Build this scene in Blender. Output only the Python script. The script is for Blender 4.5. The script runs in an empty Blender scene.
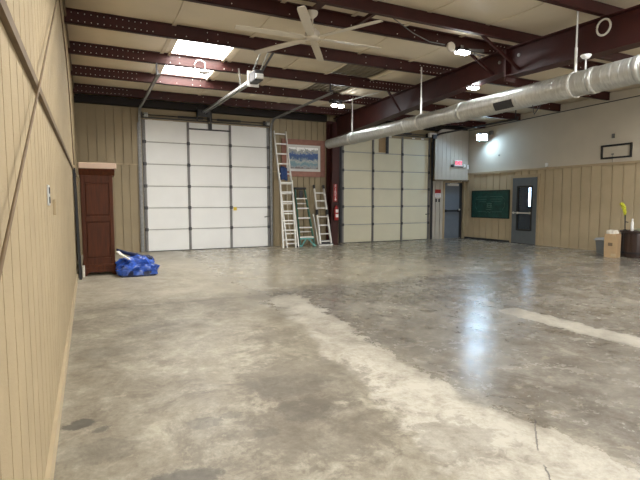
import bpy, bmesh, math, random
from mathutils import Vector, Matrix
random.seed(7)
C = bpy.context.scene.collection
ROOT = {}

# ------------------------------------------------------------------ materials
def mat(name, col, rough=.6, metal=0., var=.12, scale=6., bump=0., bscale=40., spec=.5, stretch=(1, 1, 1), emit=None, estr=0., coat=0.):
    m = bpy.data.materials.new(name); m.use_nodes = True
    nt = m.node_tree; N = nt.nodes; L = nt.links
    b = N['Principled BSDF']
    b.inputs['Roughness'].default_value = rough
    b.inputs['Metallic'].default_value = metal
    b.inputs['Specular IOR Level'].default_value = spec
    b.inputs['Coat Weight'].default_value = coat
    g = N.new('ShaderNodeNewGeometry')
    mp = N.new('ShaderNodeMapping'); mp.inputs['Scale'].default_value = stretch
    L.new(g.outputs['Position'], mp.inputs['Vector'])
    n = N.new('ShaderNodeTexNoise'); n.inputs['Scale'].default_value = scale; n.inputs['Detail'].default_value = 6
    L.new(mp.outputs['Vector'], n.inputs['Vector'])
    r = N.new('ShaderNodeValToRGB')
    r.color_ramp.elements[0].position = .3; r.color_ramp.elements[1].position = .7
    r.color_ramp.elements[0].color = tuple(max(0, c * (1 - var)) for c in col) + (1,)
    r.color_ramp.elements[1].color = tuple(min(1, c * (1 + var)) for c in col) + (1,)
    L.new(n.outputs['Fac'], r.inputs['Fac'])
    L.new(r.outputs['Color'], b.inputs['Base Color'])
    if bump:
        n2 = N.new('ShaderNodeTexNoise'); n2.inputs['Scale'].default_value = bscale; n2.inputs['Detail'].default_value = 4
        L.new(mp.outputs['Vector'], n2.inputs['Vector'])
        bp = N.new('ShaderNodeBump'); bp.inputs['Strength'].default_value = bump; bp.inputs['Distance'].default_value = .01
        L.new(n2.outputs['Fac'], bp.inputs['Height']); L.new(bp.outputs['Normal'], b.inputs['Normal'])
    if emit:
        b.inputs['Emission Color'].default_value = tuple(emit) + (1,)
        b.inputs['Emission Strength'].default_value = estr
    return m

M = {}
M['left_wall'] = mat('tan textured wall paint', (.375, .295, .178), .75, var=.07, scale=3, bump=.5, bscale=120)
M['tan'] = mat('tan painted panelling', (.30, .24, .145), .6, var=.06, scale=2, bump=.12, bscale=60)
M['tan_right'] = mat('beige painted panelling', (.46, .37, .235), .6, var=.06, scale=2, bump=.12, bscale=60)
M['tan_trim'] = mat('tan painted trim', (.40, .31, .19), .55, var=.06)
M['pale_panel'] = mat('pale grey tan panelling', (.44, .40, .335), .5, var=.05, scale=2)
M['white_wall'] = mat('off white wall paint', (.53, .475, .38), .8, var=.05, scale=1.5, bump=.1, bscale=30)
M['insul'] = mat('cream vinyl roof insulation', (.68, .60, .46), .45, var=.06, scale=1.2, bump=.35, bscale=5)
M['dull_insul'] = mat('bare corrugated roof steel', (.22, .19, .14), .55, metal=.2, var=.15, scale=4)
M['red_steel'] = mat('dark red primed steel', (.042, .0088, .0070), .5, spec=.35, var=.2, scale=5)
M['eave'] = mat('near black brown steel', (.012, .008, .007), .55, spec=.3)
M['track'] = mat('dull galvanised track', (.24, .24, .235), .5, metal=.4, var=.2, scale=20)
M['hole_dot'] = mat('pale purlin hole disc', (.8, .78, .72), .35, var=.05)  # colour of the bright insulation behind the purlin holes
M['galv'] = mat('galvanised steel', (.50, .51, .50), .38, metal=.75, var=.15, scale=14)
M['duct'] = mat('galvanised duct sheet', (.60, .61, .59), .40, metal=.9, var=.14, scale=9, stretch=(1, 4, 1))
M['alu'] = mat('aluminium ladder metal', (.66, .65, .61), .4, metal=.35, var=.08)
M['dark_metal'] = mat('dark grey metal', (.045, .045, .05), .5, metal=.3, var=.15)
M['grey_metal'] = mat('mid grey steel', (.17, .165, .16), .5, metal=.3, var=.12)
M['black'] = mat('black plastic', (.012, .012, .014), .5, var=.1)
M['door_white'] = mat('white garage door steel', (.80, .81, .80), .45, var=.02, scale=3, bump=.06, bscale=80)
M['door_warm_lit'] = mat('white door steel with warm light tint', (.66, .63, .48), .45, var=.03, scale=2, bump=.06, bscale=80)  # warm light on the white right door put into its colour
M['door_grey'] = mat('slate grey door paint', (.115, .13, .14), .45, var=.06)
M['door_grey2'] = mat('bluish grey door paint', (.12, .145, .175), .45, var=.06)
M['wood_dark'] = mat('dark mahogany wood', (.078, .0195, .0048), .5, spec=.25, var=.3, scale=5, stretch=(6, 6, .6))
M['pale_crown'] = mat('pale pinkish crown', (.62, .46, .36), .5, var=.06, scale=4)
M['brown_strip'] = mat('brown weathered strip', (.14, .095, .05), .65, var=.2, scale=8)
M['blue_tarp'] = mat('blue woven tarp plastic', (.022, .075, .36), .3, var=.5, scale=9, bump=.25, bscale=14)
M['navy'] = mat('dark navy tarp underside', (.008, .014, .05), .45, var=.3, scale=9)
M['white_plastic'] = mat('white plastic', (.75, .74, .72), .4, var=.04)
M['white_cord'] = mat('pale cord', (.62, .58, .5), .6, var=.06)
M['fan_white'] = mat('off white fan enamel', (.62, .57, .48), .4, var=.04)
M['green_glass'] = mat('green fibreglass rail', (.035, .135, .095), .45, var=.15)
M['teal'] = mat('teal plastic brace', (.12, .33, .30), .5, var=.1)
M['frame_red'] = mat('reddish brown picture frame', (.27, .12, .085), .5, var=.15, scale=8)
M['mat_white'] = mat('white picture mat', (.62, .62, .60), .6, var=.03)
M['board_green'] = mat('dark green board', (.007, .055, .043), .4, var=.35, scale=7)
M['chalk'] = mat('faint chalk line', (.09, .18, .14), .8, var=.25, scale=20)
M['red_sign'] = mat('red sign paint', (.33, .02, .02), .4, var=.1)
M['sign_white'] = mat('white sign paint', (.8, .74, .72), .5, var=.03)
M['cardboard'] = mat('brown cardboard', (.36, .245, .13), .75, var=.08, scale=7)
M['bin_grey'] = mat('grey bin plastic', (.16, .17, .17), .5, var=.08)
M['bin_lid'] = mat('light grey bin lid', (.30, .31, .31), .45, var=.06)
M['bag_white'] = mat('white paper bag', (.62, .58, .5), .7, var=.06, bump=.3, bscale=30)
M['cab'] = mat('very dark brown wood', (.028, .014, .010), .45, var=.35, scale=6, stretch=(5, 5, .5))
M['yellow'] = mat('yellow green duster fibre', (.50, .50, .03), .8, var=.3, scale=40)
M['pale_green'] = mat('pale green paper', (.45, .52, .38), .7, var=.1, scale=20)
M['yellow_tag'] = mat('yellow tag', (.75, .55, .05), .6, var=.05)
M['blue_cloth'] = mat('dark blue cloth', (.02, .05, .16), .8, var=.2, scale=15)
M['apron'] = mat('outside concrete', (.45, .43, .40), .9, var=.1)
M['lens'] = mat('lit led lens', (1, 1, 1), .4, emit=(.93, .97, 1), estr=60)
M['lens_wall'] = mat('lit wall floodlight lens', (1, 1, 1), .4, emit=(.50, .74, 1), estr=75)
M['skylight'] = mat('glowing translucent roof panel', (.9, .9, .88), .5, emit=(1, .985, .95), estr=14)
M['exit'] = mat('lit exit face', (.45, .38, .38), .5, emit=(1, .72, .78), estr=.26)
M['exit_red'] = mat('exit lettering red', (.8, .05, .1), .5, emit=(1, .03, .14), estr=.40)
M['tube_reflection'] = mat('lit tube beyond the door', (1, 1, 1), .4, emit=(.85, .95, 1), estr=3.0)  # emission stands in for a tube lamp reflected in the glass

def glass_mat():
    m = bpy.data.materials.new('dark door glass'); m.use_nodes = True
    b = m.node_tree.nodes['Principled BSDF']
    b.inputs['Base Color'].default_value = (.55, .68, .85, 1); b.inputs['Roughness'].default_value = .02
    b.inputs['Transmission Weight'].default_value = 1; b.inputs['IOR'].default_value = 1.45
    return m
M['glass'] = glass_mat()

def painting_mat():
    """generic harbour-like picture: white sky, blue ridge, pale teal water with speckles"""
    m = bpy.data.materials.new('coastal picture print'); m.use_nodes = True
    nt = m.node_tree; N = nt.nodes; L = nt.links; b = N['Principled BSDF']
    g = N.new('ShaderNodeNewGeometry'); sp = N.new('ShaderNodeSeparateXYZ'); L.new(g.outputs['Position'], sp.inputs[0])
    n = N.new('ShaderNodeTexNoise'); n.inputs['Scale'].default_value = 9; n.inputs['Detail'].default_value = 8; n.inputs['Roughness'].default_value = .75; L.new(g.outputs['Position'], n.inputs['Vector'])
    a = N.new('ShaderNodeMath'); a.operation = 'MULTIPLY_ADD'; a.inputs[1].default_value = .60; L.new(n.outputs['Fac'], a.inputs[0]); L.new(sp.outputs['Z'], a.inputs[2])
    mr = N.new('ShaderNodeMapRange'); mr.inputs['From Min'].default_value = 2.44 + .30; mr.inputs['From Max'].default_value = 3.06 + .30; L.new(a.outputs[0], mr.inputs['Value'])
    r = N.new('ShaderNodeValToRGB'); cr = r.color_ramp; L.new(mr.outputs[0], r.inputs['Fac'])
    for pos, c in ((0, (.14, .10, .10)), (.12, (.30, .33, .34)), (.25, (.08, .22, .28)), (.38, (.42, .44, .42)), (.5, (.05, .12, .22)), (.6, (.015, .055, .20)), (.74, (.03, .10, .28)), (.8, (.36, .38, .37)), (.92, (.30, .33, .33)), (1, (.04, .06, .07))):
        e = cr.elements.new(pos); e.color = c + (1,)
    while len(cr.elements) > 10: cr.elements.remove(cr.elements[0] if cr.elements[0].color[0] in (0.0,) else cr.elements[-1])
    L.new(r.outputs['Color'], b.inputs['Base Color']); b.inputs['Roughness'].default_value = .35
    return m
M['painting'] = painting_mat()

def floor_mat():
    m = bpy.data.materials.new('worn sealed concrete'); m.use_nodes = True
    nt = m.node_tree; N = nt.nodes; L = nt.links; b = N['Principled BSDF']
    g = N.new('ShaderNodeNewGeometry'); sp = N.new('ShaderNodeSeparateXYZ'); L.new(g.outputs['Position'], sp.inputs[0])
    def math_(op, a, c=None, d=None, clamp=False):
        n = N.new('ShaderNodeMath'); n.operation = op; n.use_clamp = clamp
        for i, v in enumerate((a, c, d)):
            if v is None: continue
            if isinstance(v, (int, float)): n.inputs[i].default_value = v
            else: L.new(v, n.inputs[i])
        return n.outputs[0]
    def noise(sc, det=5, rough=.55, stretch=(1, 1, 1), off=(0, 0, 0)):
        mp = N.new('ShaderNodeMapping'); mp.inputs['Scale'].default_value = stretch; mp.inputs['Location'].default_value = off
        L.new(g.outputs['Position'], mp.inputs['Vector'])
        n = N.new('ShaderNodeTexNoise'); n.inputs['Scale'].default_value = sc; n.inputs['Detail'].default_value = det; n.inputs['Roughness'].default_value = rough
        n.inputs['Distortion'].default_value = .4
        L.new(mp.outputs['Vector'], n.inputs['Vector']); return n.outputs['Fac']
    def ramp(f, *st):
        r = N.new('ShaderNodeValToRGB'); cr = r.color_ramp
        cr.elements[0].position = st[0][0]; cr.elements[0].color = st[0][1] + (1,)
        cr.elements[1].position = st[-1][0]; cr.elements[1].color = st[-1][1] + (1,)
        for p_, c in st[1:-1]:
            e = cr.elements.new(p_); e.color = c + (1,)
        L.new(f, r.inputs['Fac']); return r.outputs['Color']
    def mix(f, a, c, mode='MIX'):
        n = N.new('ShaderNodeMix'); n.data_type = 'RGBA'; n.blend_type = mode
        if isinstance(f, (int, float)): n.inputs[0].default_value = f
        else: L.new(f, n.inputs[0])
        for i, v in ((6, a), (7, c)):
            if isinstance(v, tuple): n.inputs[i].default_value = v + (1,)
            else: L.new(v, n.inputs[i])
        return n.outputs[2]
    def maprange(v, a, c, lo=0., hi=1., smooth=True):
        n = N.new('ShaderNodeMapRange'); n.interpolation_type = 'SMOOTHSTEP' if smooth else 'LINEAR'
        n.inputs['From Min'].default_value = a; n.inputs['From Max'].default_value = c
        n.inputs['To Min'].default_value = lo; n.inputs['To Max'].default_value = hi
        L.new(v, n.inputs['Value']); return n.outputs[0]
    X, Y = sp.outputs['X'], sp.outputs['Y']
    n1 = noise(.55, 6, .6); n2 = noise(2.2, 7, .66); n3 = noise(9, 7, .72); n4 = noise(.9, 8, .72, off=(7, 3, 0)); n5 = noise(5, 9, .75, (1, 1, 1), (2, 9, 0))
    n6 = noise(2.6, 9, .80, (1.25, 1, 1), (4, 1, 0)); n7 = noise(30, 6, .75); n8 = noise(1.5, 9, .8, (1, 1, 1), (11, 5, 0))
    v = math_('MULTIPLY_ADD', n6, .50, math_('MULTIPLY', n4, .28)); v = math_('MULTIPLY_ADD', n3, .24, v); v = math_('MULTIPLY_ADD', n7, .16, v)   # about .59 on average
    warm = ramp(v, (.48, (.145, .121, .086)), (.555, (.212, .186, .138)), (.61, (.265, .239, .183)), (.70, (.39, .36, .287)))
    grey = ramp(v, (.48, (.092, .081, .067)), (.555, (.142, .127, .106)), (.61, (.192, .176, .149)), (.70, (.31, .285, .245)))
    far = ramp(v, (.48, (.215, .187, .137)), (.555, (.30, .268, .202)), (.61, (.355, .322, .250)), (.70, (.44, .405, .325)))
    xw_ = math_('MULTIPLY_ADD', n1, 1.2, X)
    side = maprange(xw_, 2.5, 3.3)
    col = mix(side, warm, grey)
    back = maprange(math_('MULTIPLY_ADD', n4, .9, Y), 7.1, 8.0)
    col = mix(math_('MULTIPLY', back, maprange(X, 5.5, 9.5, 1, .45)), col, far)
    col = mix(math_('MULTIPLY', maprange(n8, .52, .60, 0, .5), math_('SUBTRACT', 1, math_('MULTIPLY', back, .6))), col, (.115, .096, .072))            # brown discoloured areas
    col = mix(maprange(n5, .57, .63, 0, .40), col, (.40, .355, .275))             # pale scuffs
    # pale worn stripe, left
    def band(cx0, cy0, slope, half, y0, y1, soft, wob, nz, grow=0):
        c = math_('MULTIPLY_ADD', Y, slope, cx0 - slope * cy0)
        d = math_('ABSOLUTE', math_('SUBTRACT', X, c))
        d = math_('MULTIPLY_ADD', nz, wob, math_('SUBTRACT', d, wob * .5))
        d = math_('MULTIPLY_ADD', n6, wob * .8, math_('SUBTRACT', d, wob * .4))
        d = math_('MULTIPLY_ADD', n3, .10, math_('SUBTRACT', d, .05))
        if grow: d = math_('MULTIPLY_ADD', math_('MAXIMUM', math_('SUBTRACT', 3.1, Y), 0), -grow, d)
        w = maprange(d, half - soft, half + soft, 1, 0)
        e1 = maprange(math_('MULTIPLY_ADD', n2, .9, Y), y1 + .35, y1 + .55, 1, 0)
        return math_('MULTIPLY', w, e1)
    pale = ramp(v, (.49, (.205, .182, .142)), (.56, (.32, .293, .24)), (.64, (.43, .403, .34)))
    b1 = band(2.08, 2.6, .125, .25, 0, 6.55, .035, .85, n2, .14)
    col = mix(math_('MULTIPLY', b1, .88), col, pale)
    b2 = band(4.85, 3.2, -.02, .18, 0, 4.35, .035, .55, n2)
    col = mix(math_('MULTIPLY', b2, .85), col, pale)
    b3 = band(6.75, 4.0, .1, .10, 0, 5.2, .05, .9, n2)
    col = mix(math_('MULTIPLY', b3, .5), col, pale)
    b4 = band(1.62, 1.5, .0, .9, 0, 1.75, .2, .8, n2)
    col = mix(math_('MULTIPLY', math_('MULTIPLY', b4, maprange(X, 1.6, 2.2)), .6), col, pale)
    # dark oil spots
    def spot(x, y, r, sx=1., wob=.16):
        dx = math_('MULTIPLY', math_('SUBTRACT', X, x), sx); dy = math_('SUBTRACT', Y, y)
        d = math_('SQRT', math_('ADD', math_('MULTIPLY', dx, dx), math_('MULTIPLY', dy, dy)))
        d = math_('MULTIPLY_ADD', n3, wob, math_('SUBTRACT', d, wob * .5))
        return maprange(d, r * .75, r * 1.05, 1, 0)
    for (x, y, r, f, sx) in ((-.09, 3.27, .085, .75, .9), (.03, 3.14, .045, .6, .8), (.36, 2.36, .13, .6, .55), (.62, 2.95, .09, .35, .7), (.80, 2.98, .06, .35, .7), (.93, 2.65, .06, .35, .7), (.0, 2.86, .16, .25, .7), (1.28, 2.85, .2, .35, .9), (1.35, 3.3, .25, .3, .7), (.1, 4.8, .2, .25, .6), (.8, 5.5, .3, .2, .5)):
        col = mix(math_('MULTIPLY', spot(x, y, r, sx), f), col, (.045, .041, .036))
    for (x, y, r, f, sx) in ((1.5, 3.35, .62, .42, 1.1), (1.25, 2.6, .5, .36, .9), (1.7, 4.6, .35, .35, 1.2), (1.9, 2.1, .3, .25, 1.)):
        col = mix(math_('MULTIPLY', spot(x, y, r, sx, 1.1), f), col, (.085, .069, .051))
    # control joints
    def line(v, at, w):
        d = math_('ABSOLUTE', math_('SUBTRACT', v, at)); return maprange(d, w * .5, w, 1, 0)
    jw = math_('MULTIPLY_ADD', n3, .012, Y)
    for at in (6.76, 10.4, 3.05 - 3.6):
        col = mix(math_('MULTIPLY', line(jw, at, .014), .55), col, (.06, .052, .042))
    xw = math_('MULTIPLY_ADD', n3, .012, X)
    for at in (7.25,):
        col = mix(math_('MULTIPLY', line(xw, at, .014), .4), col, (.06, .052, .042))
    # crack wandering through the near stripe
    for (xa, ya, xb, yb) in ((2.53, 2.07, 2.23, 1.79), (2.13, 1.67, 1.99, 1.50)):
        ln = math.hypot(xb - xa, yb - ya); ux, uy = (xb - xa) / ln, (yb - ya) / ln
        al = math_('ADD', math_('MULTIPLY', math_('SUBTRACT', X, xa), ux), math_('MULTIPLY', math_('SUBTRACT', Y, ya), uy))
        ac = math_('ADD', math_('MULTIPLY', math_('SUBTRACT', X, xa), -uy), math_('MULTIPLY', math_('SUBTRACT', Y, ya), ux))
        ac = math_('MULTIPLY_ADD', n3, .05, math_('SUBTRACT', ac, .025))
        seg = math_('MULTIPLY', maprange(al, -.02, .02), maprange(al, ln - .02, ln + .02, 1, 0))
        col = mix(math_('MULTIPLY', math_('MULTIPLY', maprange(math_('ABSOLUTE', ac), .003, .007, 1, 0), seg), .8), col, (.06, .055, .05))
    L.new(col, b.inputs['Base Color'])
    rg = math_('ADD', math_('MULTIPLY_ADD', n3, .16, math_('ADD', maprange(n2, .3, .7, .10, .24, False), maprange(xw_, 3.2, 1.8, 0, .24))), math_('MULTIPLY', math_('MAXIMUM', b1, b2), .2))
    L.new(rg, b.inputs['Roughness']); b.inputs['Specular IOR Level'].default_value = .5
    bp = N.new('ShaderNodeBump'); bp.inputs['Strength'].default_value = .10; bp.inputs['Distance'].default_value = .01
    L.new(n3, bp.inputs['Height']); L.new(bp.outputs['Normal'], b.inputs['Normal'])
    return m
M['floor'] = floor_mat()

# ------------------------------------------------------------------ mesh builder
class MB:
    def __init__(s): s.bm = bmesh.new()
    def poly(s, pts):
        vs = [s.bm.verts.new(p) for p in pts]; s.bm.faces.new(vs); return s
    def box(s, x0, x1, y0, y1, z0, z1, bev=0.):
        r = bmesh.ops.create_cube(s.bm, size=1)
        for v in r['verts']:
            v.co = Vector(((x0 + x1) / 2 + v.co.x * (x1 - x0), (y0 + y1) / 2 + v.co.y * (y1 - y0), (z0 + z1) / 2 + v.co.z * (z1 - z0)))
        if bev:
            es = list({e for v in r['verts'] for e in v.link_edges})
            bmesh.ops.bevel(s.bm, geom=es, offset=bev, segments=2, affect='EDGES', profile=.5)
        return s
    def bar(s, a, b, w, h, up=(0, 0, 1)):
        """rectangular bar from a to b, w across, h along up"""
        a, b = Vector(a), Vector(b); d = (b - a).normalized(); u = Vector(up)
        sd = d.cross(u)
        if sd.length < 1e-4: sd = d.cross(Vector((1, 0, 0)))
        sd.normalize(); u = sd.cross(d).normalized()
        r = bmesh.ops.create_cube(s.bm, size=1); Ln = (b - a).length; c = (a + b) / 2
        for v in r['verts']: v.co = c + d * v.co.x * Ln + sd * v.co.y * w + u * v.co.z * h
        return s
    def tube(s, pts, r, seg=10, closed=False):
        pts = [Vector(p) for p in pts]; n = len(pts); rings = []
        ref = Vector((0, 0, 1))
        for i, p in enumerate(pts):
            a = pts[i - 1] if (i > 0 or closed) else p
            b = pts[(i + 1) % n] if (i < n - 1 or closed) else p
            d = (b - a).normalized()
            sd = d.cross(ref)
            if sd.length < .05: sd = d.cross(Vector((1, 0, 0)))
            sd.normalize(); u = sd.cross(d)
            rr = r[i] if isinstance(r, (list, tuple)) else r
            rings.append([s.bm.verts.new(p + (sd * math.cos(t) + u * math.sin(t)) * rr) for t in [2 * math.pi * k / seg for k in range(seg)]])
        for i in range(n if closed else n - 1):
            A, B = rings[i], rings[(i + 1) % n]
            for k in range(seg): s.bm.faces.new((A[k], A[(k + 1) % seg], B[(k + 1) % seg], B[k]))
        if not closed:
            s.bm.faces.new(rings[0][::-1]); s.bm.faces.new(rings[-1])
        return s
    def lathe(s, c, prof, seg=24, axis='Z'):
        """prof: list of (radius, along)"""
        rings = []
        for r, t in prof:
            ring = []
            for k in range(seg):
                a = 2 * math.pi * k / seg; x, y = r * math.cos(a), r * math.sin(a)
                p = {'Z': (x, y, t), 'Y': (x, t, y), 'X': (t, x, y)}[axis]
                ring.append(s.bm.verts.new(Vector(c) + Vector(p)))
            rings.append(ring)
        for A, B in zip(rings, rings[1:]):
            for k in range(seg): s.bm.faces.new((A[k], A[(k + 1) % seg], B[(k + 1) % seg], B[k]))
        s.bm.faces.new(rings[0][::-1]); s.bm.faces.new(rings[-1]); return s
    def prism(s, pts2, mp, a, b):
        """extrude polygon pts2; mp(u, v, t) -> xyz"""
        A = [s.bm.verts.new(mp(u, v, a)) for u, v in pts2]; B = [s.bm.verts.new(mp(u, v, b)) for u, v in pts2]
        n = len(A); s.bm.faces.new(A[::-1]); s.bm.faces.new(B)
        for k in range(n): s.bm.faces.new((A[k], A[(k + 1) % n], B[(k + 1) % n], B[k]))
        return s
    def build(s, name, m, parent=None, smooth=False, recalc=True):
        if recalc: bmesh.ops.recalc_face_normals(s.bm, faces=s.bm.faces)
        off = Vector((0, 0, 0))
        if parent is not None: off = ROOT.get(parent.name, off)
        else:
            lo = Vector([min(v.co[i] for v in s.bm.verts) for i in range(3)]); hi = Vector([max(v.co[i] for v in s.bm.verts) for i in range(3)])
            off = Vector(((lo.x + hi.x) / 2, (lo.y + hi.y) / 2, lo.z))
        me = bpy.data.meshes.new(name)
        for v in s.bm.verts: v.co -= off
        s.bm.to_mesh(me); s.bm.free(); me.materials.append(M[m] if isinstance(m, str) else m)
        if smooth:
            for p in me.polygons: p.use_smooth = True
        o = bpy.data.objects.new(name, me); C.objects.link(o)
        if parent is not None: o.parent = parent; ROOT[o.name] = off
        else: o.location = off; ROOT[o.name] = off
        return o

def tag(o, label=None, cat=None, group=None, kind=None):
    if label: o['label'] = label
    if cat: o['category'] = cat
    if group: o['group'] = group
    if kind: o['kind'] = kind
    return o
def thing(name, loc, label, cat, group=None, kind=None):
    o = bpy.data.objects.new(name, None); C.objects.link(o); o.location = loc; o.empty_display_size = .1
    ROOT[o.name] = Vector(loc); return tag(o, label, cat, group, kind)
def text(s, name, size, loc, axes, m, parent, extrude=.001):
    cu = bpy.data.curves.new(name, 'FONT'); cu.body = s; cu.size = size; cu.extrude = extrude; cu.offset = .05 * size if s == 'EXIT' else 0; cu.align_x = 'CENTER'; cu.align_y = 'CENTER'
    t = bpy.data.objects.new(name, cu); C.objects.link(t); bpy.context.view_layer.update()
    me = bpy.data.meshes.new_from_object(t); bpy.data.objects.remove(t)
    u, v = Vector(axes[0]), Vector(axes[1]); w = u.cross(v)
    off = ROOT.get(parent.name, Vector())
    for p in me.vertices: p.co = Vector(loc) + u * p.co.x + v * p.co.y + w * p.co.z - off
    me.materials.clear(); me.materials.append(M[m])
    o = bpy.data.objects.new(name, me); C.objects.link(o); o.parent = parent; ROOT[o.name] = off
    return o

# ------------------------------------------------------------------ dimensions (metres)
XL, XR, YB, YN = -.229, 12.916, 14.08, -.76
RIDGE = 6.66
PUR = [13.07, 11.53, 10.05, 8.54, 6.99, 6.33, 4.83, 3.31, 1.81, .30]
def zb(y):            # underside of the purlins
    return 3.99 + .03 * (YB - y) if y > RIDGE else 3.99 + .03 * (y - YN)
PH = .205

def grooved(name, m, fixed, axis, s0, s1, zlo, zhi, spacing, sign, start=None, gw=.03, gd=.03, back=.05, clip=None):
    """board wall with real V grooves. axis 'X': runs along X at Y=fixed; 'Y': along Y at X=fixed. sign: outward face direction"""
    pts = [s0]; g = start if start is not None else s0 + spacing * .5
    prof = [(s0, 0.)]
    while g < s1 - gw:
        if g > s0 + gw: prof += [(g - gw / 2, 0.), (g - gw / 2 + .001, -gd), (g + gw / 2 - .001, -gd), (g + gw / 2, 0.)]
        g += spacing
    prof.append((s1, 0.))
    mb = MB()
    zl = zlo if callable(zlo) else (lambda s: zlo)
    zh = zhi if callable(zhi) else (lambda s: zhi)
    def P(s, d, z): return (s, fixed + sign * d, z) if axis == 'X' else (fixed + sign * d, s, z)
    lo = [mb.bm.verts.new(P(s, d, zl(s))) for s, d in prof]; hi = [mb.bm.verts.new(P(s, d, zh(s))) for s, d in prof]
    lob = [mb.bm.verts.new(P(s, -back, zl(s))) for s, d in prof]; hib = [mb.bm.verts.new(P(s, -back, zh(s))) for s, d in prof]
    n = len(prof)
    for i in range(n - 1):
        mb.bm.faces.new((lo[i], lo[i + 1], hi[i + 1], hi[i])); mb.bm.faces.new((lob[i], hib[i], hib[i + 1], lob[i + 1]))
        mb.bm.faces.new((hi[i], hi[i + 1], hib[i + 1], hib[i])); mb.bm.faces.new((lo[i], lob[i], lob[i + 1], lo[i + 1]))
    mb.bm.faces.new((lo[0], hi[0], hib[0], lob[0])); mb.bm.faces.new((lo[-1], lob[-1], hib[-1], hi[-1]))
    return mb.build(name, m)
S = lambda o, l=None, c=None: tag(o, l, c, kind='structure')

# ------------------------------------------------------------------ shell
S(MB().box(XL - .3, XR + .3, YN - .2, YB + .3, -.12, 0).build('floor', 'floor'), 'mottled worn concrete floor with pale stripes', 'floor')
S(MB().box(-14, 26, -16, YN - .2, -.14, -.02).build('trim_1', 'apron'), 'concrete apron outside behind the camera', 'ground')  # unseen ground added to bounce daylight into the room
zt = lambda y: zb(y) + PH + .12
mb = grooved('wall_left', 'left_wall', XL, 'Y', YN, YB + .05, -.02, zt, .196, 1, start=1.43 - .196 * 11, gw=.014, gd=.014)
S(mb, 'bright tan grooved wall along the left', 'wall')
S(grooved('wall_right', 'tan_right', XR, 'Y', YN, YB + .05, -.02, 2.40, .305, -1, start=-.5, gw=.03, gd=.024), 'beige grooved lower wall on the right', 'wall')
mb = MB()
ys = [YN, RIDGE, YB + .05]
A = [mb.bm.verts.new((XR + .03, y, 2.40)) for y in ys]; B = [mb.bm.verts.new((XR + .03, y, zt(y) if y != RIDGE else zb(RIDGE) + PH + .12)) for y in ys]
A2 = [mb.bm.verts.new((XR + .1, y, 2.40)) for y in ys]; B2 = [mb.bm.verts.new((XR + .1, v.co.y, v.co.z)) for y, v in zip(ys, B)]
for i in range(2):
    for q in ((A[i], A[i + 1], B[i + 1], B[i]), (A2[i], B2[i], B2[i + 1], A2[i + 1]), (B[i], B[i + 1], B2[i + 1], B2[i]), (A[i], A2[i], A2[i + 1], A[i + 1])): mb.bm.faces.new(q)
mb.bm.faces.new((A[0], B[0], B2[0], A2[0])); mb.bm.faces.new((A[2], A2[2], B2[2], B[2]))
S(mb.build('wall_right_upper', 'white_wall'), 'off white smooth wall above the right panelling', 'wall')
S(MB().box(XR - .028, XR + .03, YN, YB, 2.385, 2.455).build('trim_2', 'tan_trim'), 'tan cap rail on top of the right panelling', 'trim')

# back wall pieces
HT = zt(YB)
S(grooved('wall_back', 'tan', YB, 'X', XL - .05, 1.39, -.02, 2.42, .203, -1), 'tan grooved lower wall behind the wardrobe', 'wall')
S(grooved('wall_back_upper_left', 'tan', YB - .005, 'X', XL - .05, 1.39, 2.42, HT, .215, -1), 'tan grooved upper wall left of white garage door', 'wall')
S(grooved('wall_back_centre', 'tan', YB, 'X', 5.11, 7.62, -.02, 2.33, .203, -1), 'tan grooved wall behind the ladders', 'wall')
S(grooved('wall_back_upper_centre', 'tan', YB - .005, 'X', 5.11, 7.62, 2.33, HT, .215, -1), 'tan grooved wall behind the framed picture', 'wall')
S(MB().box(XL, 1.39, YB - .022, YB, 2.405, 2.435).box(5.11, 7.1, YB - .022, YB, 2.315, 2.345).build('trim_3', 'tan_trim'), 'thin seam strip across the back wall panels', 'trim')
S(MB().box(1.39, 5.11, YB + .005, YB + .08, 3.66, HT).build('wall_back_header_left', 'tan'), 'tan header above the white garage door', 'wall')
S(MB().box(7.62, 11.30, YB, YB + .08, 3.60, HT).build('wall_back_header_right', 'tan'), 'tan header above the cream garage door', 'wall')
S(grooved('wall_back_right', 'pale_panel', YB, 'X', 11.29, 11.92, -.02, 2.2, .203, -1, start=11.36), 'pale strip of wall between cream door and grey door', 'wall')
mb = MB()                                                   # upper panel with the rounded corner around the track
pts = [(11.34, 2.19), (12.90, 2.19), (12.90, 4.02), (11.78, 4.02)] + [(11.78 - .44 * math.sin(t), 3.58 + .44 * math.cos(t)) for t in [math.pi / 2 * k / 8 for k in range(1, 9)]]
mb.prism(pts, lambda u, v, t: (u, t, v), 13.86, 13.90)
for k in range(8):
    x = 11.47 + .19 * k
    if x < 12.85: mb.box(x - .004, x + .004, 13.853, 13.861, 2.21, 3.5 if x < 11.5 else 3.95)
S(mb.build('wall_back_upper_right', 'pale_panel'), 'pale grooved panel with rounded corner above grey door', 'wall')
S(MB().box(11.29, 12.91, 13.80, 13.92, 2.145, 2.195).build('trim_4', 'brown_strip'), 'brown ledge under the pale rounded panel', 'trim')
S(MB().box(12.835, XR + .02, 13.99, 14.09, 0, 2.2).build('wall_back_return', 'tan'), 'narrow return wall right of grey door', 'wall')
S(MB().box(11.92, 12.80, YB + .02, YB + .1, 2.13, 2.3).box(11.29, 13.0, YB + .02, YB + .08, 2.2, HT).build('wall_back_over_door', 'tan'), 'wall over the grey steel door', 'wall')
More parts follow.
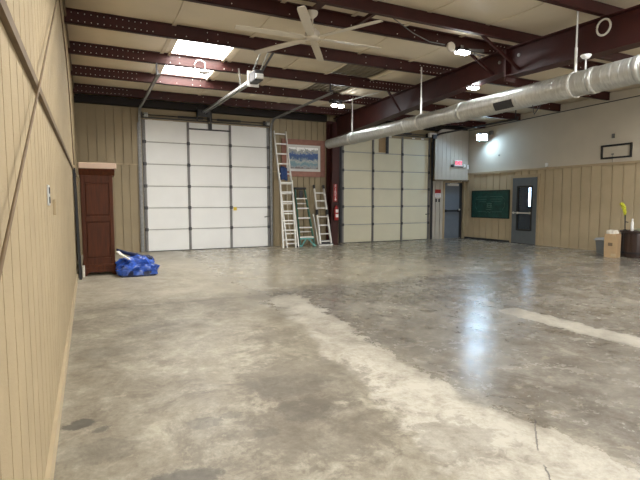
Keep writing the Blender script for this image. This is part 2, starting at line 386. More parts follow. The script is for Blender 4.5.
# unseen near wall; its two doorways left open to let daylight in
mb = MB()
for x0, x1, z0, z1 in ((XL - .1, .6, 0, 4.4), (6.0, 7.3, 0, 4.4), (12.4, XR + .1, 0, 4.4), (.6, 6.0, 3.7, 4.4), (7.3, 12.4, 3.7, 4.4)): mb.box(x0, x1, YN - .1, YN, z0, z1)
S(mb.build('wall_near', 'tan'), 'unseen wall behind the camera, two doorways opened for daylight', 'wall')
# baseboards
S(MB().box(XL, XL + .022, YN, YB, 0, .11).build('baseboard_left', mat('tan baseboard', (.42, .34, .215), .6, var=.06)), 'tan baseboard along the left wall', 'baseboard')
S(MB().box(XR - .024, XR, 11.80, 13.98, 0, .065).build('baseboard_right', 'black'), 'black baseboard under the green board', 'baseboard')
# rail on left wall
S(MB().box(XL, XL + .022, YN, 12.6, 1.972, 2.018).build('trim_5', 'brown_strip'), 'brown horizontal strip along the left wall', 'trim')

# ceiling: insulation sagging between purlins, with skylight openings
def roof_z(y):
    base = zb(y) + PH
    ps = sorted(PUR + [YB, YN])
    for a, b in zip(ps, ps[1:]):
        if a <= y <= b:
            t = (y - a) / (b - a); return base - .045 * math.sin(math.pi * t) ** .7 * min(1, (b - a) / 1.2)
    return base
SKY = [(1.55, 2.62, 8.54, 11.53), (1.55, 2.62, 1.81, 4.83), (8.9, 9.9, 1.81, 4.83)]  # last two are unseen skylights added for more light
DUL = [(5.05, 6.15, 8.54, 11.53)]
xs = sorted({XL - .05, XR + .1} | {v for s in SKY + DUL for v in s[:2]} | {XL + 1.0 * k for k in range(1, 13)})
yy = set()
for a, b in zip(sorted(PUR + [YB + .05, YN - .1]), sorted(PUR + [YB + .05, YN - .1])[1:]):
    for k in range(7): yy.add(round(a + (b - a) * k / 6, 4))
yy.add(RIDGE); yy = sorted(yy)
mb = MB(); vg = {}
def V(i, j):
    if (i, j) not in vg: vg[(i, j)] = mb.bm.verts.new((xs[i], yy[j], roof_z(yy[j])))
    return vg[(i, j)]
for i in range(len(xs) - 1):
    for j in range(len(yy) - 1):
        cx, cy = (xs[i] + xs[i + 1]) / 2, (yy[j] + yy[j + 1]) / 2
        if any(a < cx < b and c < cy < d for a, b, c, d in SKY + DUL): continue
        mb.bm.faces.new((V(i, j), V(i + 1, j), V(i + 1, j + 1), V(i, j + 1)))
o = mb.build('ceiling', 'insul', smooth=True)
md = o.modifiers.new('thickness', 'SOLIDIFY'); md.thickness = .06; md.offset = 1
S(o, 'cream roof insulation sagging between the purlins', 'ceiling')
mb = MB()
for x in (1.41, 2.76, 3.98, 5.0, 6.24, 8.2, 10.4):
    for a, b in zip(yy, yy[1:]):
        mb.bar((x, a, roof_z(a) - .006), (x, b, roof_z(b) - .006), .07, .012)
S(mb.build('trim_6', 'insul'), 'taped seams running up the roof insulation', 'trim')
def corrug(name, m, r, up, amp):
    a, b, c, d = r; mb = MB(); n = 60; js = [c + (d - c) * k / 12 for k in range(13)]
    g = [[mb.bm.verts.new((a - .03 + (b - a + .06) * k / n, y, zb(y) + PH + up + amp * (1 if (k // 3) % 2 else -1))) for k in range(n + 1)] for y in js]
    for j in range(12):
        for k in range(n): mb.bm.faces.new((g[j][k], g[j][k + 1], g[j + 1][k + 1], g[j + 1][k]))
    return mb.build(name, m)
for k, r in enumerate(SKY):
    o = corrug('window_%d' % (k + 1), 'skylight', r, .05, .008)
    S(o, ['glowing translucent skylight above the white garage door', 'added unseen skylight over the left bay behind camera', 'added unseen skylight over the right bay behind camera'][k], 'skylight')
    a, b, c, d = r; mb = MB()
    for x in (a, b): mb.bar((x, c, zb(c) + PH + .02), (x, d, zb(d) + PH + .02), .05, .1)
    mb.bar((a, c + .035, zb(c) + PH + .035), (b, c + .035, zb(c) + PH + .035), .05, .05); mb.bar((a, d - .035, zb(d) + PH + .035), (b, d - .035, zb(d) + PH + .035), .05, .05)
    mb.build('window_frame', 'insul', o)
o = corrug('roof_panel', 'dull_insul', DUL[0], .05, .016)
S(o, 'dull uncovered corrugated roof panel near the steel frame', 'roof panel'); o.name = 'trim_7'
S(MB().box(XL - .1, XR + .15, YN - .15, YB + .15, 4.62, 4.68).build('trim_8', 'dull_insul'), 'roof deck above the insulation', 'roof')

# ------------------------------------------------------------------ purlins
names = ['nearest the back wall', 'second from the back wall', 'third from the back wall', 'fourth from the back wall', 'just behind the ceiling fan', 'just in front of the ceiling fan', 'passing the white cable coil', 'behind camera, first', 'behind camera, second', 'behind camera, third']
def hole_disc(mb, x, y, z, r=.0075):  # pale discs stand in for punched holes showing insulation
    seg = 6; A = [mb.bm.verts.new((x + r * math.cos(2 * math.pi * k / seg), y, z + r * math.sin(2 * math.pi * k / seg))) for k in range(seg)]
    B = [mb.bm.verts.new((v.co.x, y - .012, v.co.z)) for v in A]
    mb.bm.faces.new(B)
    for k in range(seg): mb.bm.faces.new((A[k], A[(k + 1) % seg], B[(k + 1) % seg], B[k]))
for k, y in enumerate(PUR):
    z0 = zb(y); x0, x1 = XL + .003, XR + .02
    f = 1 if y > RIDGE else -1
    root = thing('roof_purlin', (6.3, y, z0), 'dark red steel roof purlin ' + names[k], 'beam', 'roof purlins')
    mb = MB().box(x0, x1, y - .006, y + .006, z0, z0 + PH + .01)
    mb.box(x0, x1, y - .006 if f > 0 else y - .07, y + .07 if f > 0 else y + .006, z0, z0 + .010)
    mb.box(x0, x1, y - .07 if f > 0 else y - .006, y + .006 if f > 0 else y + .07, z0 + PH - .008, z0 + PH + .01)
    mb.box(x0, x1, y + f * .07 - .005, y + f * .07 + .005, z0, z0 + .028)
    nb = len(mb.bm.faces)
    if 6.5 < y:
        x = x0 + .1
        while x < 12.6:
            near = x < 1.05 or abs(x - 7.15) < .95
            for zz in (.045, PH - .045):
                if zz < .1 or near or random.random() < .5: hole_disc(mb, x, y - .006, z0 + zz + random.uniform(-.004, .004))
            x += .092 if near else random.choice((.18, .36, .5, .9))
    mb.bm.faces.index_update()
    for i, fc in enumerate(mb.bm.faces): fc.material_index = 1 if i >= nb else 0
    ch_ = mb.build('channel', 'red_steel', root); ch_.data.materials.append(M['hole_dot'])
# eave strut along the back wall
mb = MB().box(XL + .003, 7.0, YB - .16, YB - .15, 3.955, 4.16).box(XL + .003, 7.0, YB - .16, YB - .01, 3.955, 3.965).box(7.32, XR - .02, YB - .16, YB - .15, 3.955, 4.16).box(7.32, XR - .02, YB - .16, YB - .01, 3.955, 3.965)
tag(mb.build('eave_strut', 'eave'), 'dark eave strut running along top of back wall', 'beam')

# ------------------------------------------------------------------ rafter + column
RX = 7.16
root = thing('steel_rafter', (RX, RIDGE, 3.7), 'deep dark red tapered steel rafter rising from the column', 'beam')
def ibeam(path, name, hw=.13, ft=.014):
    """path: (y, zbot, ztop)"""
    mb = MB()
    for (y0, b0, t0), (y1, b1, t1) in zip(path, path[1:]):
        for (xa, xb, f0, f1) in ((RX - .006, RX + .006, (b0, t0), (b1, t1)), (RX - hw, RX + hw, (b0, b0 + ft), (b1, b1 + ft)), (RX - hw, RX + hw, (t0 - ft, t0), (t1 - ft, t1))):
            mb.prism([(y0, f0[0]), (y1, f1[0]), (y1, f1[1]), (y0, f0[1])], lambda u, v, t: (t, u, v), xa, xb)
    return mb.build(name, 'red_steel', root)
top = lambda y: zb(y) - .003
ibeam([(13.55, 3.40, top(13.55)), (RIDGE + .02, 3.80, top(RIDGE))], 'far_beam')
ibeam([(RIDGE - .02, 3.70, top(RIDGE)), (YN + .02, 3.46, top(YN + .02))], 'near_beam')
mb = MB().box(RX - .13, RX + .13, RIDGE, RIDGE + .022, 3.70, top(RIDGE)).box(RX - .13, RX + .13, RIDGE - .022, RIDGE, 3.62, top(RIDGE))
mb.build('splice_plate', 'red_steel', root)
for yb, zz in ((6.45, 4.05), (6.9, 4.03)): MB().lathe((RX - .006, yb, zz), [(.03, -.02), (.03, 0)], 12, 'X').build('washer', 'galv', root)
for (a, b) in (((6.14, 6.33, 4.21), (RX - .01, 6.44, 3.80)), ((6.36, 6.99, 4.2), (RX - .03, 7.03, 3.83)), ((6.72, 10.05, 4.12), (RX - .1, 10.0, 3.64))):
    MB().bar(a, b, .04, .04).build('flange_brace', 'red_steel', root)
for yb in (8.54, 10.05):
    pass
root = thing('steel_column', (RX, 13.8, 0), 'dark red steel column between the ladders and cream garage door', 'column')
mb = MB()
mb.prism([(13.70, .012), (13.58, 3.9), (13.595, 3.9), (13.715, .012)], lambda u, v, t: (t, u, v), RX - .125, RX + .125)
mb.prism([(13.715, .012), (13.595, 3.9), (14.04, 3.9), (14.04, .012)], lambda u, v, t: (t, u, v), RX - .006, RX + .006)
mb.box(RX - .125, RX + .125, 14.04, 14.055, .012, 4.0)
mb.build('column_shaft', 'red_steel', root)
MB().box(RX - .15, RX + .15, 13.66, 14.07, 0, .014).build('base_plate', 'red_steel', root)
colY = lambda z: 13.70 - .12 * z / 3.9
# sign and extinguisher on the column
sg = thing('fire_sign', (RX, colY(1.7), 1.5), 'narrow red vertical sign with white lettering and arrow on column', 'sign')
MB().box(RX - .06, RX + .06, colY(1.7) - .012, colY(1.7) + .004, 1.40, 1.96).build('sign_panel', 'red_sign', sg)
for i, ch in enumerate('FIRE'):
    text(ch, 'letter', .125, (RX, colY(1.7) - .014, 1.89 - .095 * i), ((1, 0, 0), (0, 0, 1)), 'sign_white', sg)
MB().prism([(-.014, .12), (.014, .12), (.014, .05), (.04, .05), (0, 0), (-.04, .05), (-.014, .05)], lambda u, v, t: (RX + u, t, 1.42 + v), colY(1.7) - .016, colY(1.7) - .012).build('arrow', 'sign_white', sg)
ex = thing('fire_extinguisher', (RX, 13.58, .8), 'red fire extinguisher with two white labels on the dark red column', 'fire extinguisher')
MB().lathe((RX, 13.575, .80), [(.062, 0), (.072, .015), (.072, .36), (.05, .42), (.022, .45), (.022, .48)], 24).build('cylinder_body', 'red_sign', ex, True)
for zc in (.90, 1.05):
    a0 = -math.pi / 2; mb = MB(); n = 8; r = .0735
    A = [[(RX + r * math.cos(a0 + (k / n - .5) * 1.5), 13.575 + r * math.sin(a0 + (k / n - .5) * 1.5), z) for k in range(n + 1)] for z in (zc, zc + .10)]
    for k in range(n): mb.poly((A[0][k], A[0][k + 1], A[1][k + 1], A[1][k]))
    mb.build('label_sticker', 'sign_white', ex)
MB().bar((RX, 13.60, 1.29), (RX, 13.47, 1.33), .02, .015).bar((RX, 13.60, 1.27), (RX, 13.48, 1.26), .02, .012).build('handle', 'dark_metal', ex)
MB().tube([(RX + .02, 13.57, 1.27), (RX + .07, 13.55, 1.28), (RX + .10, 13.54, 1.2), (RX + .09, 13.54, 1.0)], .009, 8).build('hose', 'black', ex, True)
MB().box(RX - .03, RX + .03, 13.64, 13.666, .95, 1.10).build('bracket', 'dark_metal', ex)

# ------------------------------------------------------------------ garage doors
def garage_door(n, x0, x1, m, label, handle_x):
    root = thing('door_%d' % n, ((x0 + x1) / 2, YB, 0), label, 'garage door', kind='structure')
    W = x1 - x0; y = YB + .02
    for k in range(6):
        z0 = .015 + k * .608; z1 = z0 + .600
        mb = MB()
        q = W / 3
        mb.box(x0, x1, y, y + .05, z0, z1)
        for j in range(3):                                   # three shallow raised fields per section
            mb.box(x0 + q * j + .05, x0 + q * (j + 1) - .05, y - .006, y + .005, z0 + .035, z1 - .03, .004)
        mb.build('door_section', m, root)
        if k: MB().box(x0, x1, y - .012, y + .01, z0 - .017, z0 + .012).build('section_joint', mat('joint grey', (.36, .36, .34), .5), root)
    for j in range(4):
        x = x0 + W * j / 3; x = min(max(x, x0 + .035), x1 - .035)
        MB().box(x - .032, x + .032, y - .035, y, .015, 3.655).build('stile', 'grey_metal', root)
        for k in range(1, 6):
            z = .015 + k * .608
            MB().box(x - .045, x + .045, y - .045, y - .034, z - .045, z + .045, .004).build('hinge', 'dark_metal', root)
    MB().box(x0 - .05, x0 + .02, y + .03, y + .06, 0, 3.68).box(x1 - .02, x1 + .05, y + .03, y + .06, 0, 3.68).build('jamb_seal', 'grey_metal', root)
    for x in (x0 + .2, x0 + .75, x0 + 1.9, x0 + 2.9, x0 + 3.3):  # white blocks stand in for daylight leaking over the door
        MB().box(x - .06, x + .06, y - .03, y, 3.62, 3.66).build('top_bracket', 'white_plastic', root)
    MB().bar((handle_x - .09, y - .03, .93), (handle_x + .08, y - .03, .95), .02, .03).box(handle_x + .02, handle_x + .05, y - .03, y, .87, .96).build('handle', 'dark_metal', root)
    MB().box(x0, x1, y - .01, y + .05, 0, .02).build('bottom_seal', 'black', root)
    return root, y
dl, y = garage_door(1, 1.42, 5.08, 'door_white', 'white sectional garage door left of the ladders', 5.0)
MB().box(2.66, 3.87, y - .05, y - .03, 3.455, 3.495).box(3.22, 3.32, y - .06, y - .03, 3.47, 3.66).build('top_strut', 'dark_metal', dl)
MB().box(3.93, 4.03, y - .040, y - .034, 1.14, 1.24).build('yellow_tag', 'yellow_tag', dl)
dr, y = garage_door(2, 7.63, 11.27, 'door_warm_lit', 'warm light tinted sectional garage door right of the dark red column', 11.2)
MB().box(9.35, 9.46, y - .055, y - .03, 3.06, 3.64).build('top_strut', 'dark_metal', dr)
MB().box(9.08, 9.35, y - .02, y - .004, 3.09, 3.62).build('cardboard_patch', 'cardboard', dr)

def arc_track(x, yv, zh, yend, r=.38, n=8):
    pts = [(x, yv, .02), (x, yv, zh - r)]
    for k in range(1, n + 1):
        t = math.pi / 2 * k / n; pts.append((x, yv - r + r * math.cos(t), zh - r + r * math.sin(t)))
    pts.append((x, yend, zh)); return pts
def track(x, label, zh, yend, m, hang=True, inner=1):
    root = thing('garage_door_track', (x, YB - .05, 0), label, 'door track', 'garage door tracks')
    pts = arc_track(x, YB - .06, zh, yend)
    mb = MB()
    for a, b in zip(pts, pts[1:]):
        mb.bar(a, b, .012, .055, up=(0, 1, .001) if abs(a[1] - b[1]) < .3 and abs(a[2] - b[2]) > .01 else (0, 0, 1))
        mb.bar((a[0] + .03 * inner, a[1], a[2]), (b[0] + .03 * inner, b[1], b[2]), .06, .012, up=(0, 1, .001) if abs(a[2] - b[2]) > .01 else (0, 0, 1))
    mb.build('rail', m, root)
    MB().box(x - .03, x + .015, YB - .05, YB, 0, 3.55).build('jamb_angle', m, root)
    if hang:
        yh = yend + .1
        MB().bar((x, yh, zh), (x, yh, zb(yh) + .08), .035, .006, up=(0, 1, 0)).build('hanger', 'dark_metal', root)
        MB().bar((x, yend + .02, zh - .02), (x, yend + .02, zh + .06), .05, .03, up=(0, 1, 0)).build('end_stop', 'dark_metal', root)
    return root
track(1.31, 'door track at the left edge of the white garage door', 3.89, 9.95, 'track', inner=1)
track(5.145, 'door track between white garage door and tall ladder', 3.89, 9.95, 'track', inner=-1)
track(7.54, 'door track beside the dark red column', 3.72, 13.4, 'dark_metal', False, 1)
track(11.36, 'black door track right of the cream garage door', 3.80, 10.2, 'dark_metal', True, -1)
def shaft(x0, x1, label):
    root = thing('torsion_shaft', ((x0 + x1) / 2, YB - .14, 3.74), label, 'door shaft', 'torsion shafts')
    yv, z = YB - .13, 3.765
    MB().tube([(x0, yv, z), (x1, yv, z)], .014, 10).build('rod', 'dark_metal', root, True)
    n = 60; xm = (x0 + x1) / 2
    for q in (-.9, .2): MB().lathe((0, yv, z), [(.03 + .005 * (k % 2), xm + q + .7 * k / n) for k in range(n + 1)], 12, 'X').build('spring', 'dark_metal', root)
    for x in (x0 + .08, x1 - .08):
        MB().lathe((0, yv, z), [(.05, x - .05), (.065, x - .045), (.055, x - .03), (.055, x + .03), (.065, x + .045), (.05, x + .05)], 20, 'X').build('cable_drum', 'galv', root, True)
        MB().box(x - .11, x - .09, yv - .03, YB, z - .07, z + .07).build('bearing_plate', 'dark_metal', root)
    MB().box(x0, x1, YB - .05, YB + .001, 3.69, 3.72).box(xm - .05, xm + .05, yv - .03, YB, z - .08, z + .17).build('mounting_plate', 'dark_metal', root)
shaft(1.42, 5.08, 'torsion shaft over the white garage door')
shaft(7.63, 11.27, 'torsion shaft over the cream garage door')

# opener over the left door
root = thing('garage_door_opener', (3.05, 9.2, 3.78), 'garage door opener with long rail above the white garage door', 'door opener')
MB().box(2.96, 3.14, 8.98, 9.34, 3.73, 3.93, .02).build('motor_housing', 'dark_metal', root)
MB().box(2.93, 3.17, 9.34, 9.36, 3.68, 3.99, .006).build('end_plate', 'white_plastic', root)
MB().box(2.97, 3.13, 8.93, 8.98, 3.75, 3.85, .015).build('lamp_cover', 'white_plastic', root)
MB().bar((3.02, 9.36, 3.82), (3.02, 13.85, 3.93), .03, .05).bar((3.09, 9.36, 3.80), (3.09, 13.85, 3.91), .02, .03).build('rail', 'galv', root)
MB().bar((3.05, 13.85, 3.80), (3.05, 13.85, 4.0), .42, .03, up=(0, 1, 0)).bar((2.86, 13.85, 3.66), (2.86, 13.85, 4.05), .04, .03, up=(0, 1, 0)).bar((3.24, 13.85, 3.66), (3.24, 13.85, 4.05), .04, .03, up=(0, 1, 0)).build('header_bracket', 'dark_metal', root)
for a_, b_ in (((3.0, 10.03, 3.84), (2.96, 10.03, 4.2)), ((3.12, 9.2, 3.9), (3.12, 8.56, 4.2)), ((2.98, 9.2, 3.9), (2.98, 8.56, 4.2))): MB().bar(a_, b_, .03, .006, up=(0, 1, .001)).build('hanger_strap', 'galv', root)
MB().bar((3.08, 13.2, 3.88), (3.26, 13.98, 3.6), .03, .008).build('pull_arm', 'dark_metal', root)
# wall-mount opener / gear at upper right of right door
root = thing('side_mount_opener', (11.45, 13.75, 3.7), 'pale side mounted opener at top right of the cream garage door', 'door opener')
MB().box(10.98, 11.29, 13.72, 13.85, 3.68, 3.83, .02).build('motor_housing', 'white_plastic', root)
MB().box(11.05, 11.23, 13.64, 13.72, 3.62, 3.76, .015).build('gearbox', 'dark_metal', root)
MB().tube([(11.2, 13.76, 3.8), (11.24, 13.7, 3.95), (11.22, 13.78, 4.15)], .012, 8).build('cord', 'black', root, True)

# ------------------------------------------------------------------ grey steel door in alcove
root = thing('door_3', (12.36, YB, 0), 'blue grey steel door with push bar beside the cream garage door', 'door', kind='structure')
MB().box(11.985, 12.70, YB + .0, YB + .045, .02, 2.10).build('door_leaf', 'door_grey2', root)
MB().box(11.92, 11.985, YB - .03, YB + .06, 0, 2.15).box(11.92, 12.80, YB - .03, YB + .06, 2.10, 2.15).build('door_frame', 'tan_trim', root)
MB().box(12.70, 12.835, YB + .0, YB + .06, 0.0, 2.14).build('gap_shade_strip', 'black', root)  # black strip stands in for the shade in the jamb gap
MB().box(12.0, 12.69, YB - .07, YB - .03, 1.02, 1.08, .008).box(12.0, 12.06, YB - .05, YB, 1.0, 1.1).box(12.62, 12.69, YB - .05, YB, 1.0, 1.1).build('push_bar', 'black', root)
MB().box(12.62, 12.68, YB - .09, YB - .06, 1.06, 1.12, .006).build('latch', 'alu', root)
MB().box(12.08, 12.62, YB - .06, YB, 1.98, 2.06, .01).bar((12.2, YB - .05, 2.07), (12.5, YB - .12, 2.09), .03, .02).build('door_closer', 'alu', root)
MB().box(11.98, 12.74, YB - .05, YB + .05, 0, .02).build('threshold', 'grey_metal', root)

# ------------------------------------------------------------------ grey glazed door on right wall
root = thing('door_4', (XR, 11.22, 0), 'grey door with tall glass pane on the right wall', 'door', kind='structure')
y0, y1 = 10.74, 11.70
mb = MB(); ya, yb_, za, zbb = 10.90, 11.50, .44, 1.90
for q in ((y0, ya, .02, 2.17), (yb_, y1, .02, 2.17), (ya, yb_, .02, za), (ya, yb_, zbb, 2.17)): mb.box(XR - .05, XR - .004, *q)
mb.build('door_leaf', 'door_grey', root)
mb = MB()
for q in ((ya - .01, ya + .045, za, zbb), (yb_ - .045, yb_ + .01, za, zbb), (ya + .045, yb_ - .045, za - .01, za + .045), (ya + .045, yb_ - .045, zbb - .045, zbb + .01)): mb.box(XR - .066, XR - .004, *q)
gf = mb.build('glazing_frame', 'black', root)
MB().box(XR - .032, XR - .026, ya + .03, yb_ - .03, za + .03, zbb - .03).build('glass_pane', 'glass', gf)
MB().box(XR - .012, XR - .004, ya + .02, yb_ - .02, za + .02, zbb - .02).build('blind_behind_glass', mat('dark blue blind', (.012, .028, .07), .6, var=.4, scale=30, stretch=(1, 1, 6)), gf)
MB().box(XR - .026, XR - .013, ya + .07, ya + .15, 1.24, 1.84).build('bright_slot', 'tube_reflection', gf)  # glowing strip painted as a lamp reflection in the pane
MB().box(XR - .10, XR - .075, ya + .03, yb_ - .03, 1.0, 1.035).box(XR - .10, XR - .05, ya + .03, ya + .07, .985, 1.05).box(XR - .10, XR - .05, yb_ - .07, yb_ - .03, .985, 1.05).build('push_bar', 'alu', root)
MB().bar((XR - .095, y1 - .05, 1.02), (XR - .095, y1 - .2, 1.02), .02, .025).lathe((XR - .05, y1 - .07, 1.02), [(.035, -.02), (.035, 0)], 16, 'X').tube([(XR - .05, y1 - .07, 1.02), (XR - .1, y1 - .07, 1.02)], .01).build('lever_handle', 'alu', root)
MB().box(XR - .035, XR, y0 - .09, y0 - .005, 0, 2.18).box(XR - .035, XR, y1 + .005, y1 + .09, 0, 2.18).box(XR - .035, XR, y0 - .09, y1 + .09, 2.18, 2.27).build('door_casing', 'tan_trim', root)
MB().box(XR - .055, XR, y0, y1, 0, .022).build('threshold', 'black', root)
o = root

# ------------------------------------------------------------------ green board
root = thing('green_board', (XR, 12.72, .82), 'dark green board with faint chalk drawing left of the glazed door', 'board')
ya, yb_, za, zc = 11.86, 13.60, .82, 1.78
MB().box(XR - .03, XR - .002, ya, yb_, za, zc).build('board_panel', 'board_green', root)
mb = MB()
for q in ((ya - .015, ya + .02, za - .015, zc + .015), (yb_ - .02, yb_ + .015, za - .015, zc + .015), (ya + .02, yb_ - .02, za - .015, za + .02), (ya + .02, yb_ - .02, zc - .02, zc + .015)): mb.box(XR - .04, XR - .002, *q)
mb.build('board_frame', mat('dark green board edge', (.004, .022, .017), .5), root)
mb = MB(); xx = XR - .033
def ch(ps, r=.006):
    mb.tube([(xx, a, b) for a, b in ps], r, 5)
yc = 12.74
ch([(13.40, 1.48), (13.38, 1.54), (13.3, 1.56), (12.85, 1.56)]); ch([(12.72, 1.57), (12.2, 1.57), (12.1, 1.54), (12.06, 1.46)])
ch([(13.40, 1.47), (12.88, 1.47)]); ch([(12.7, 1.48), (12.14, 1.48)])
ch([(13.2, 1.39), (12.9, 1.39)]); ch([(12.66, 1.40), (12.2, 1.40)])
for a in (12.66, 12.82): ch([(a, 1.18), (a, 1.33)], .01)
for b in (1.19, 1.25, 1.32): ch([(12.62, b), (12.86, b)], .009)
ch([(12.64, 1.11), (12.88, 1.11)], .009); ch([(13.42, 1.36), (13.42, 1.2), (13.34, 1.1)]); ch([(12.05, 1.36), (12.05, 1.22), (12.14, 1.1)])
ch([(13.3, 1.03), (12.9, 1.04)]); ch([(12.6, 1.03), (12.16, 1.04)]); ch([(12.86, 1.0), (12.80, 1.05), (12.72, 1.0), (12.64, 1.05)])
mb.build('chalk_drawing', 'chalk', root)

# wall fittings
def plate(name, x, y, z, w, h, d, m, label, cat, axis='R'):
    if axis == 'R': mb = MB().box(XR + .03 - d if z > 2.46 else XR - d, XR + .03 if z > 2.46 else XR, y - w / 2, y + w / 2, z - h / 2, z + h / 2, .004)
    elif axis == 'L': mb = MB().box(XL, XL + d, y - w / 2, y + w / 2, z - h / 2, z + h / 2, .003)
    else: mb = MB().box(x - w / 2, x + w / 2, YB - d, YB, z - h / 2, z + h / 2, .003)
    return tag(mb.build(name, m), label, cat)
plate('outlet_box', 0, 10.45, 2.53, .08, .12, .04, 'white_plastic', 'small pale outlet box on white wall above the glazed door', 'outlet')
plate('thermostat', 0, 8.38, 3.17, .07, .12, .03, 'grey_metal', 'small grey sensor on white wall above the empty black frame', 'sensor')
plate('junction_plate', 0, 12.4, 3.0, .05, .05, .02, 'grey_metal', 'tiny grey plate on white wall below the floodlight', 'plate')
plate('light_switch', 0, 13.78, 1.1, .08, .12, .012, 'tan_trim', 'tan light switch plate between corner and green board', 'switch')
root = thing('wall_outlet', (XL, 3.5, 1.38), 'steel outlet plate on the left wall below the brown strip', 'outlet')
MB().box(XL, XL + .01, 3.44, 3.56, 1.375, 1.505, .003).build('cover_plate', 'galv', root)
MB().box(XL + .008, XL + .014, 3.475, 3.525, 1.39, 1.43).box(XL + .008, XL + .014, 3.475, 3.525, 1.45, 1.49).build('socket', 'dark_metal', root)
plate('wall_switch', 0, 3.98, 1.36, .07, .11, .02, 'left_wall', 'tan switch plate on left wall past the steel outlet', 'switch', 'L')
# empty black frame
root = thing('empty_frame', (XR + .03, 8.28, 2.6), 'empty black rectangular frame mounted high on the white wall', 'frame')
mb = MB(); ya, yb_, za, zc = 7.86, 8.70, 2.56, 2.94
for q in ((ya, ya + .045, za, zc), (yb_ - .045, yb_, za, zc), (ya + .045, yb_ - .045, za, za + .045), (ya + .045, yb_ - .045, zc - .045, zc)): mb.box(XR - .005, XR + .03, *q)
mb.build('frame_border', 'black', root)
MB().tube([(XR + .024, 8.38, 2.68), (XR + .024, 8.38, 2.42)], .006, 6).box(XR + .015, XR + .03, 8.35, 8.41, 2.66, 2.70).build('cord', 'grey_metal', root)

# exit sign
root = thing('exit_sign', (12.42, 13.86, 2.75), 'lit red and white exit sign with lamp heads above grey door', 'exit sign')
MB().box(12.200, 12.560, 13.80, 13.86, 2.700, 2.910, .012).build('sign_housing', 'white_plastic', root)
MB().box(12.215, 12.545, 13.794, 13.801, 2.715, 2.895).build('sign_face', 'exit', root)
text('EXIT', 'lettering', .16, (12.38, 13.792, 2.805), ((1, 0, 0), (0, 0, 1)), 'exit_red', root)
for x, k in ((12.10, -1), (12.64, 1)):
    lp = MB().lathe((x, 13.80, 2.71), [(.05, .05), (.06, 0), (.05, -.05)], 16, 'Y').build('lamp_head', 'dark_metal' if k < 0 else 'white_plastic', root, True)
MB().box(12.140, 12.620, 13.81, 13.86, 2.650, 2.700, .01).build('base_bar', 'grey_metal', root)
plate_o = MB().box(12.82, 12.90, 13.82, 13.86, 2.60, 2.76, .006).build('motion_sensor', 'white_plastic'); tag(plate_o, 'small white sensor box right of the exit sign', 'sensor')
root = thing('warning_sign', (11.6, YB, 1.55), 'small red and white notice above two black switches', 'sign')
MB().box(11.54, 11.80, YB - .012, YB, 1.70, 1.84).build('red_band', 'red_sign', root)
MB().box(11.54, 11.80, YB - .012, YB, 1.55, 1.70).build('white_band', 'sign_white', root)
mb = MB()
for z in (1.66, 1.62, 1.58): mb.box(11.57, 11.77, YB - .014, YB - .011, z - .006, z + .006)
mb.build('print_lines', 'grey_metal', root)
for x, w in ((11.59, 'left'), (11.73, 'right')):
    r = thing('wall_switch', (x, YB, 1.4), '%s one of two black switches under the red notice' % w, 'switch', 'pair of black switches')
    MB().box(x - .03, x + .03, YB - .02, YB, 1.38, 1.50, .005).build('switch_body', 'black', r)
    MB().box(x - .01, x + .01, YB - .03, YB - .018, 1.42, 1.46).build('toggle', 'dark_metal', r)

# ------------------------------------------------------------------ framed picture
root = thing('framed_picture', (6.15, YB, 2.1), 'large coastal picture in reddish brown frame above the stepladders', 'picture')
xa, xb, za, zc = 5.48, 6.98, 2.19, 3.36
mb = MB()
for q in ((xa, xa + .16, za, zc), (xb - .16, xb, za, zc), (xa + .16, xb - .16, za, za + .17), (xa + .16, xb - .16, zc - .17, zc)): mb.box(q[0], q[1], YB - .05, YB - .002, q[2], q[3], .008)
mb.build('frame', 'frame_red', root)
mb = MB()
for q in ((xa + .15, xa + .24, za + .15, zc - .15), (xb - .24, xb - .15, za + .15, zc - .15), (xa + .24, xb - .24, za + .15, za + .25), (xa + .24, xb - .24, zc - .25, zc - .15)): mb.box(q[0], q[1], YB - .035, YB - .004, q[2], q[3])
mb.build('mat_border', 'mat_white', root)
MB().box(xa + .23, xb - .23, YB - .028, YB - .004, za + .24, zc - .24).build('print', 'painting', root)

# ------------------------------------------------------------------ ladders
def ladder(name, bl, br, tl, tr, rungs, m, label, rail=(.034, .07), skip=()):
    """bl.. corner points bottom/top left/right"""
    bl, br, tl, tr = map(Vector, (bl, br, tl, tr))
    root = thing(name, ((bl + br) / 2)[:2] + (0,) if False else ((bl.x + br.x) / 2, (bl.y + br.y) / 2, 0), label, 'ladder')
    for a, b in ((bl, tl), (br, tr)): MB().bar(a, b, rail[0], rail[1], up=(0, 1, 0)).build('side_rail', m, root)
    for t in rungs:
        MB().bar(bl.lerp(tl, t), br.lerp(tr, t), .04, .038, up=(0, 0, 1)).build('rung', 'alu', root)
    for p in (bl, br): MB().bar(p + Vector((0, -.03, .02)), p + Vector((0, .05, .02)), .06, .045).build('foot', 'black', root)
    return root
L1 = ladder('extension_ladder', (5.42, 13.50, .0), (5.80, 13.50, .0), (5.20, 13.97, 3.56), (5.59, 13.97, 3.56), [(.12 + .305 * k) / 3.56 for k in range(12)], 'alu', 'tall aluminium extension ladder leaning beside the white garage door')
bl, br, tl, tr = map(Vector, ((5.27, 13.43, .0), (5.68, 13.43, .0), (5.29, 13.70, 2.05), (5.68, 13.70, 2.05)))
for a, b in ((bl, tl), (br, tr)): MB().bar(a, b, .034, .06, up=(0, 1, 0)).build('base_rail', 'alu', L1)
for k in range(7):
    t = (.24 + .29 * k) / 2.05; MB().bar(bl.lerp(tl, t), br.lerp(tr, t), .04, .038).build('base_rung', 'alu', L1)
MB().tube([(5.52, 13.70, 2.0), (5.5, 13.66, 1.4), (5.53, 13.6, .7), (5.55, 13.5, .35)], .008, 6).build('rope', 'white_cord', L1, True)
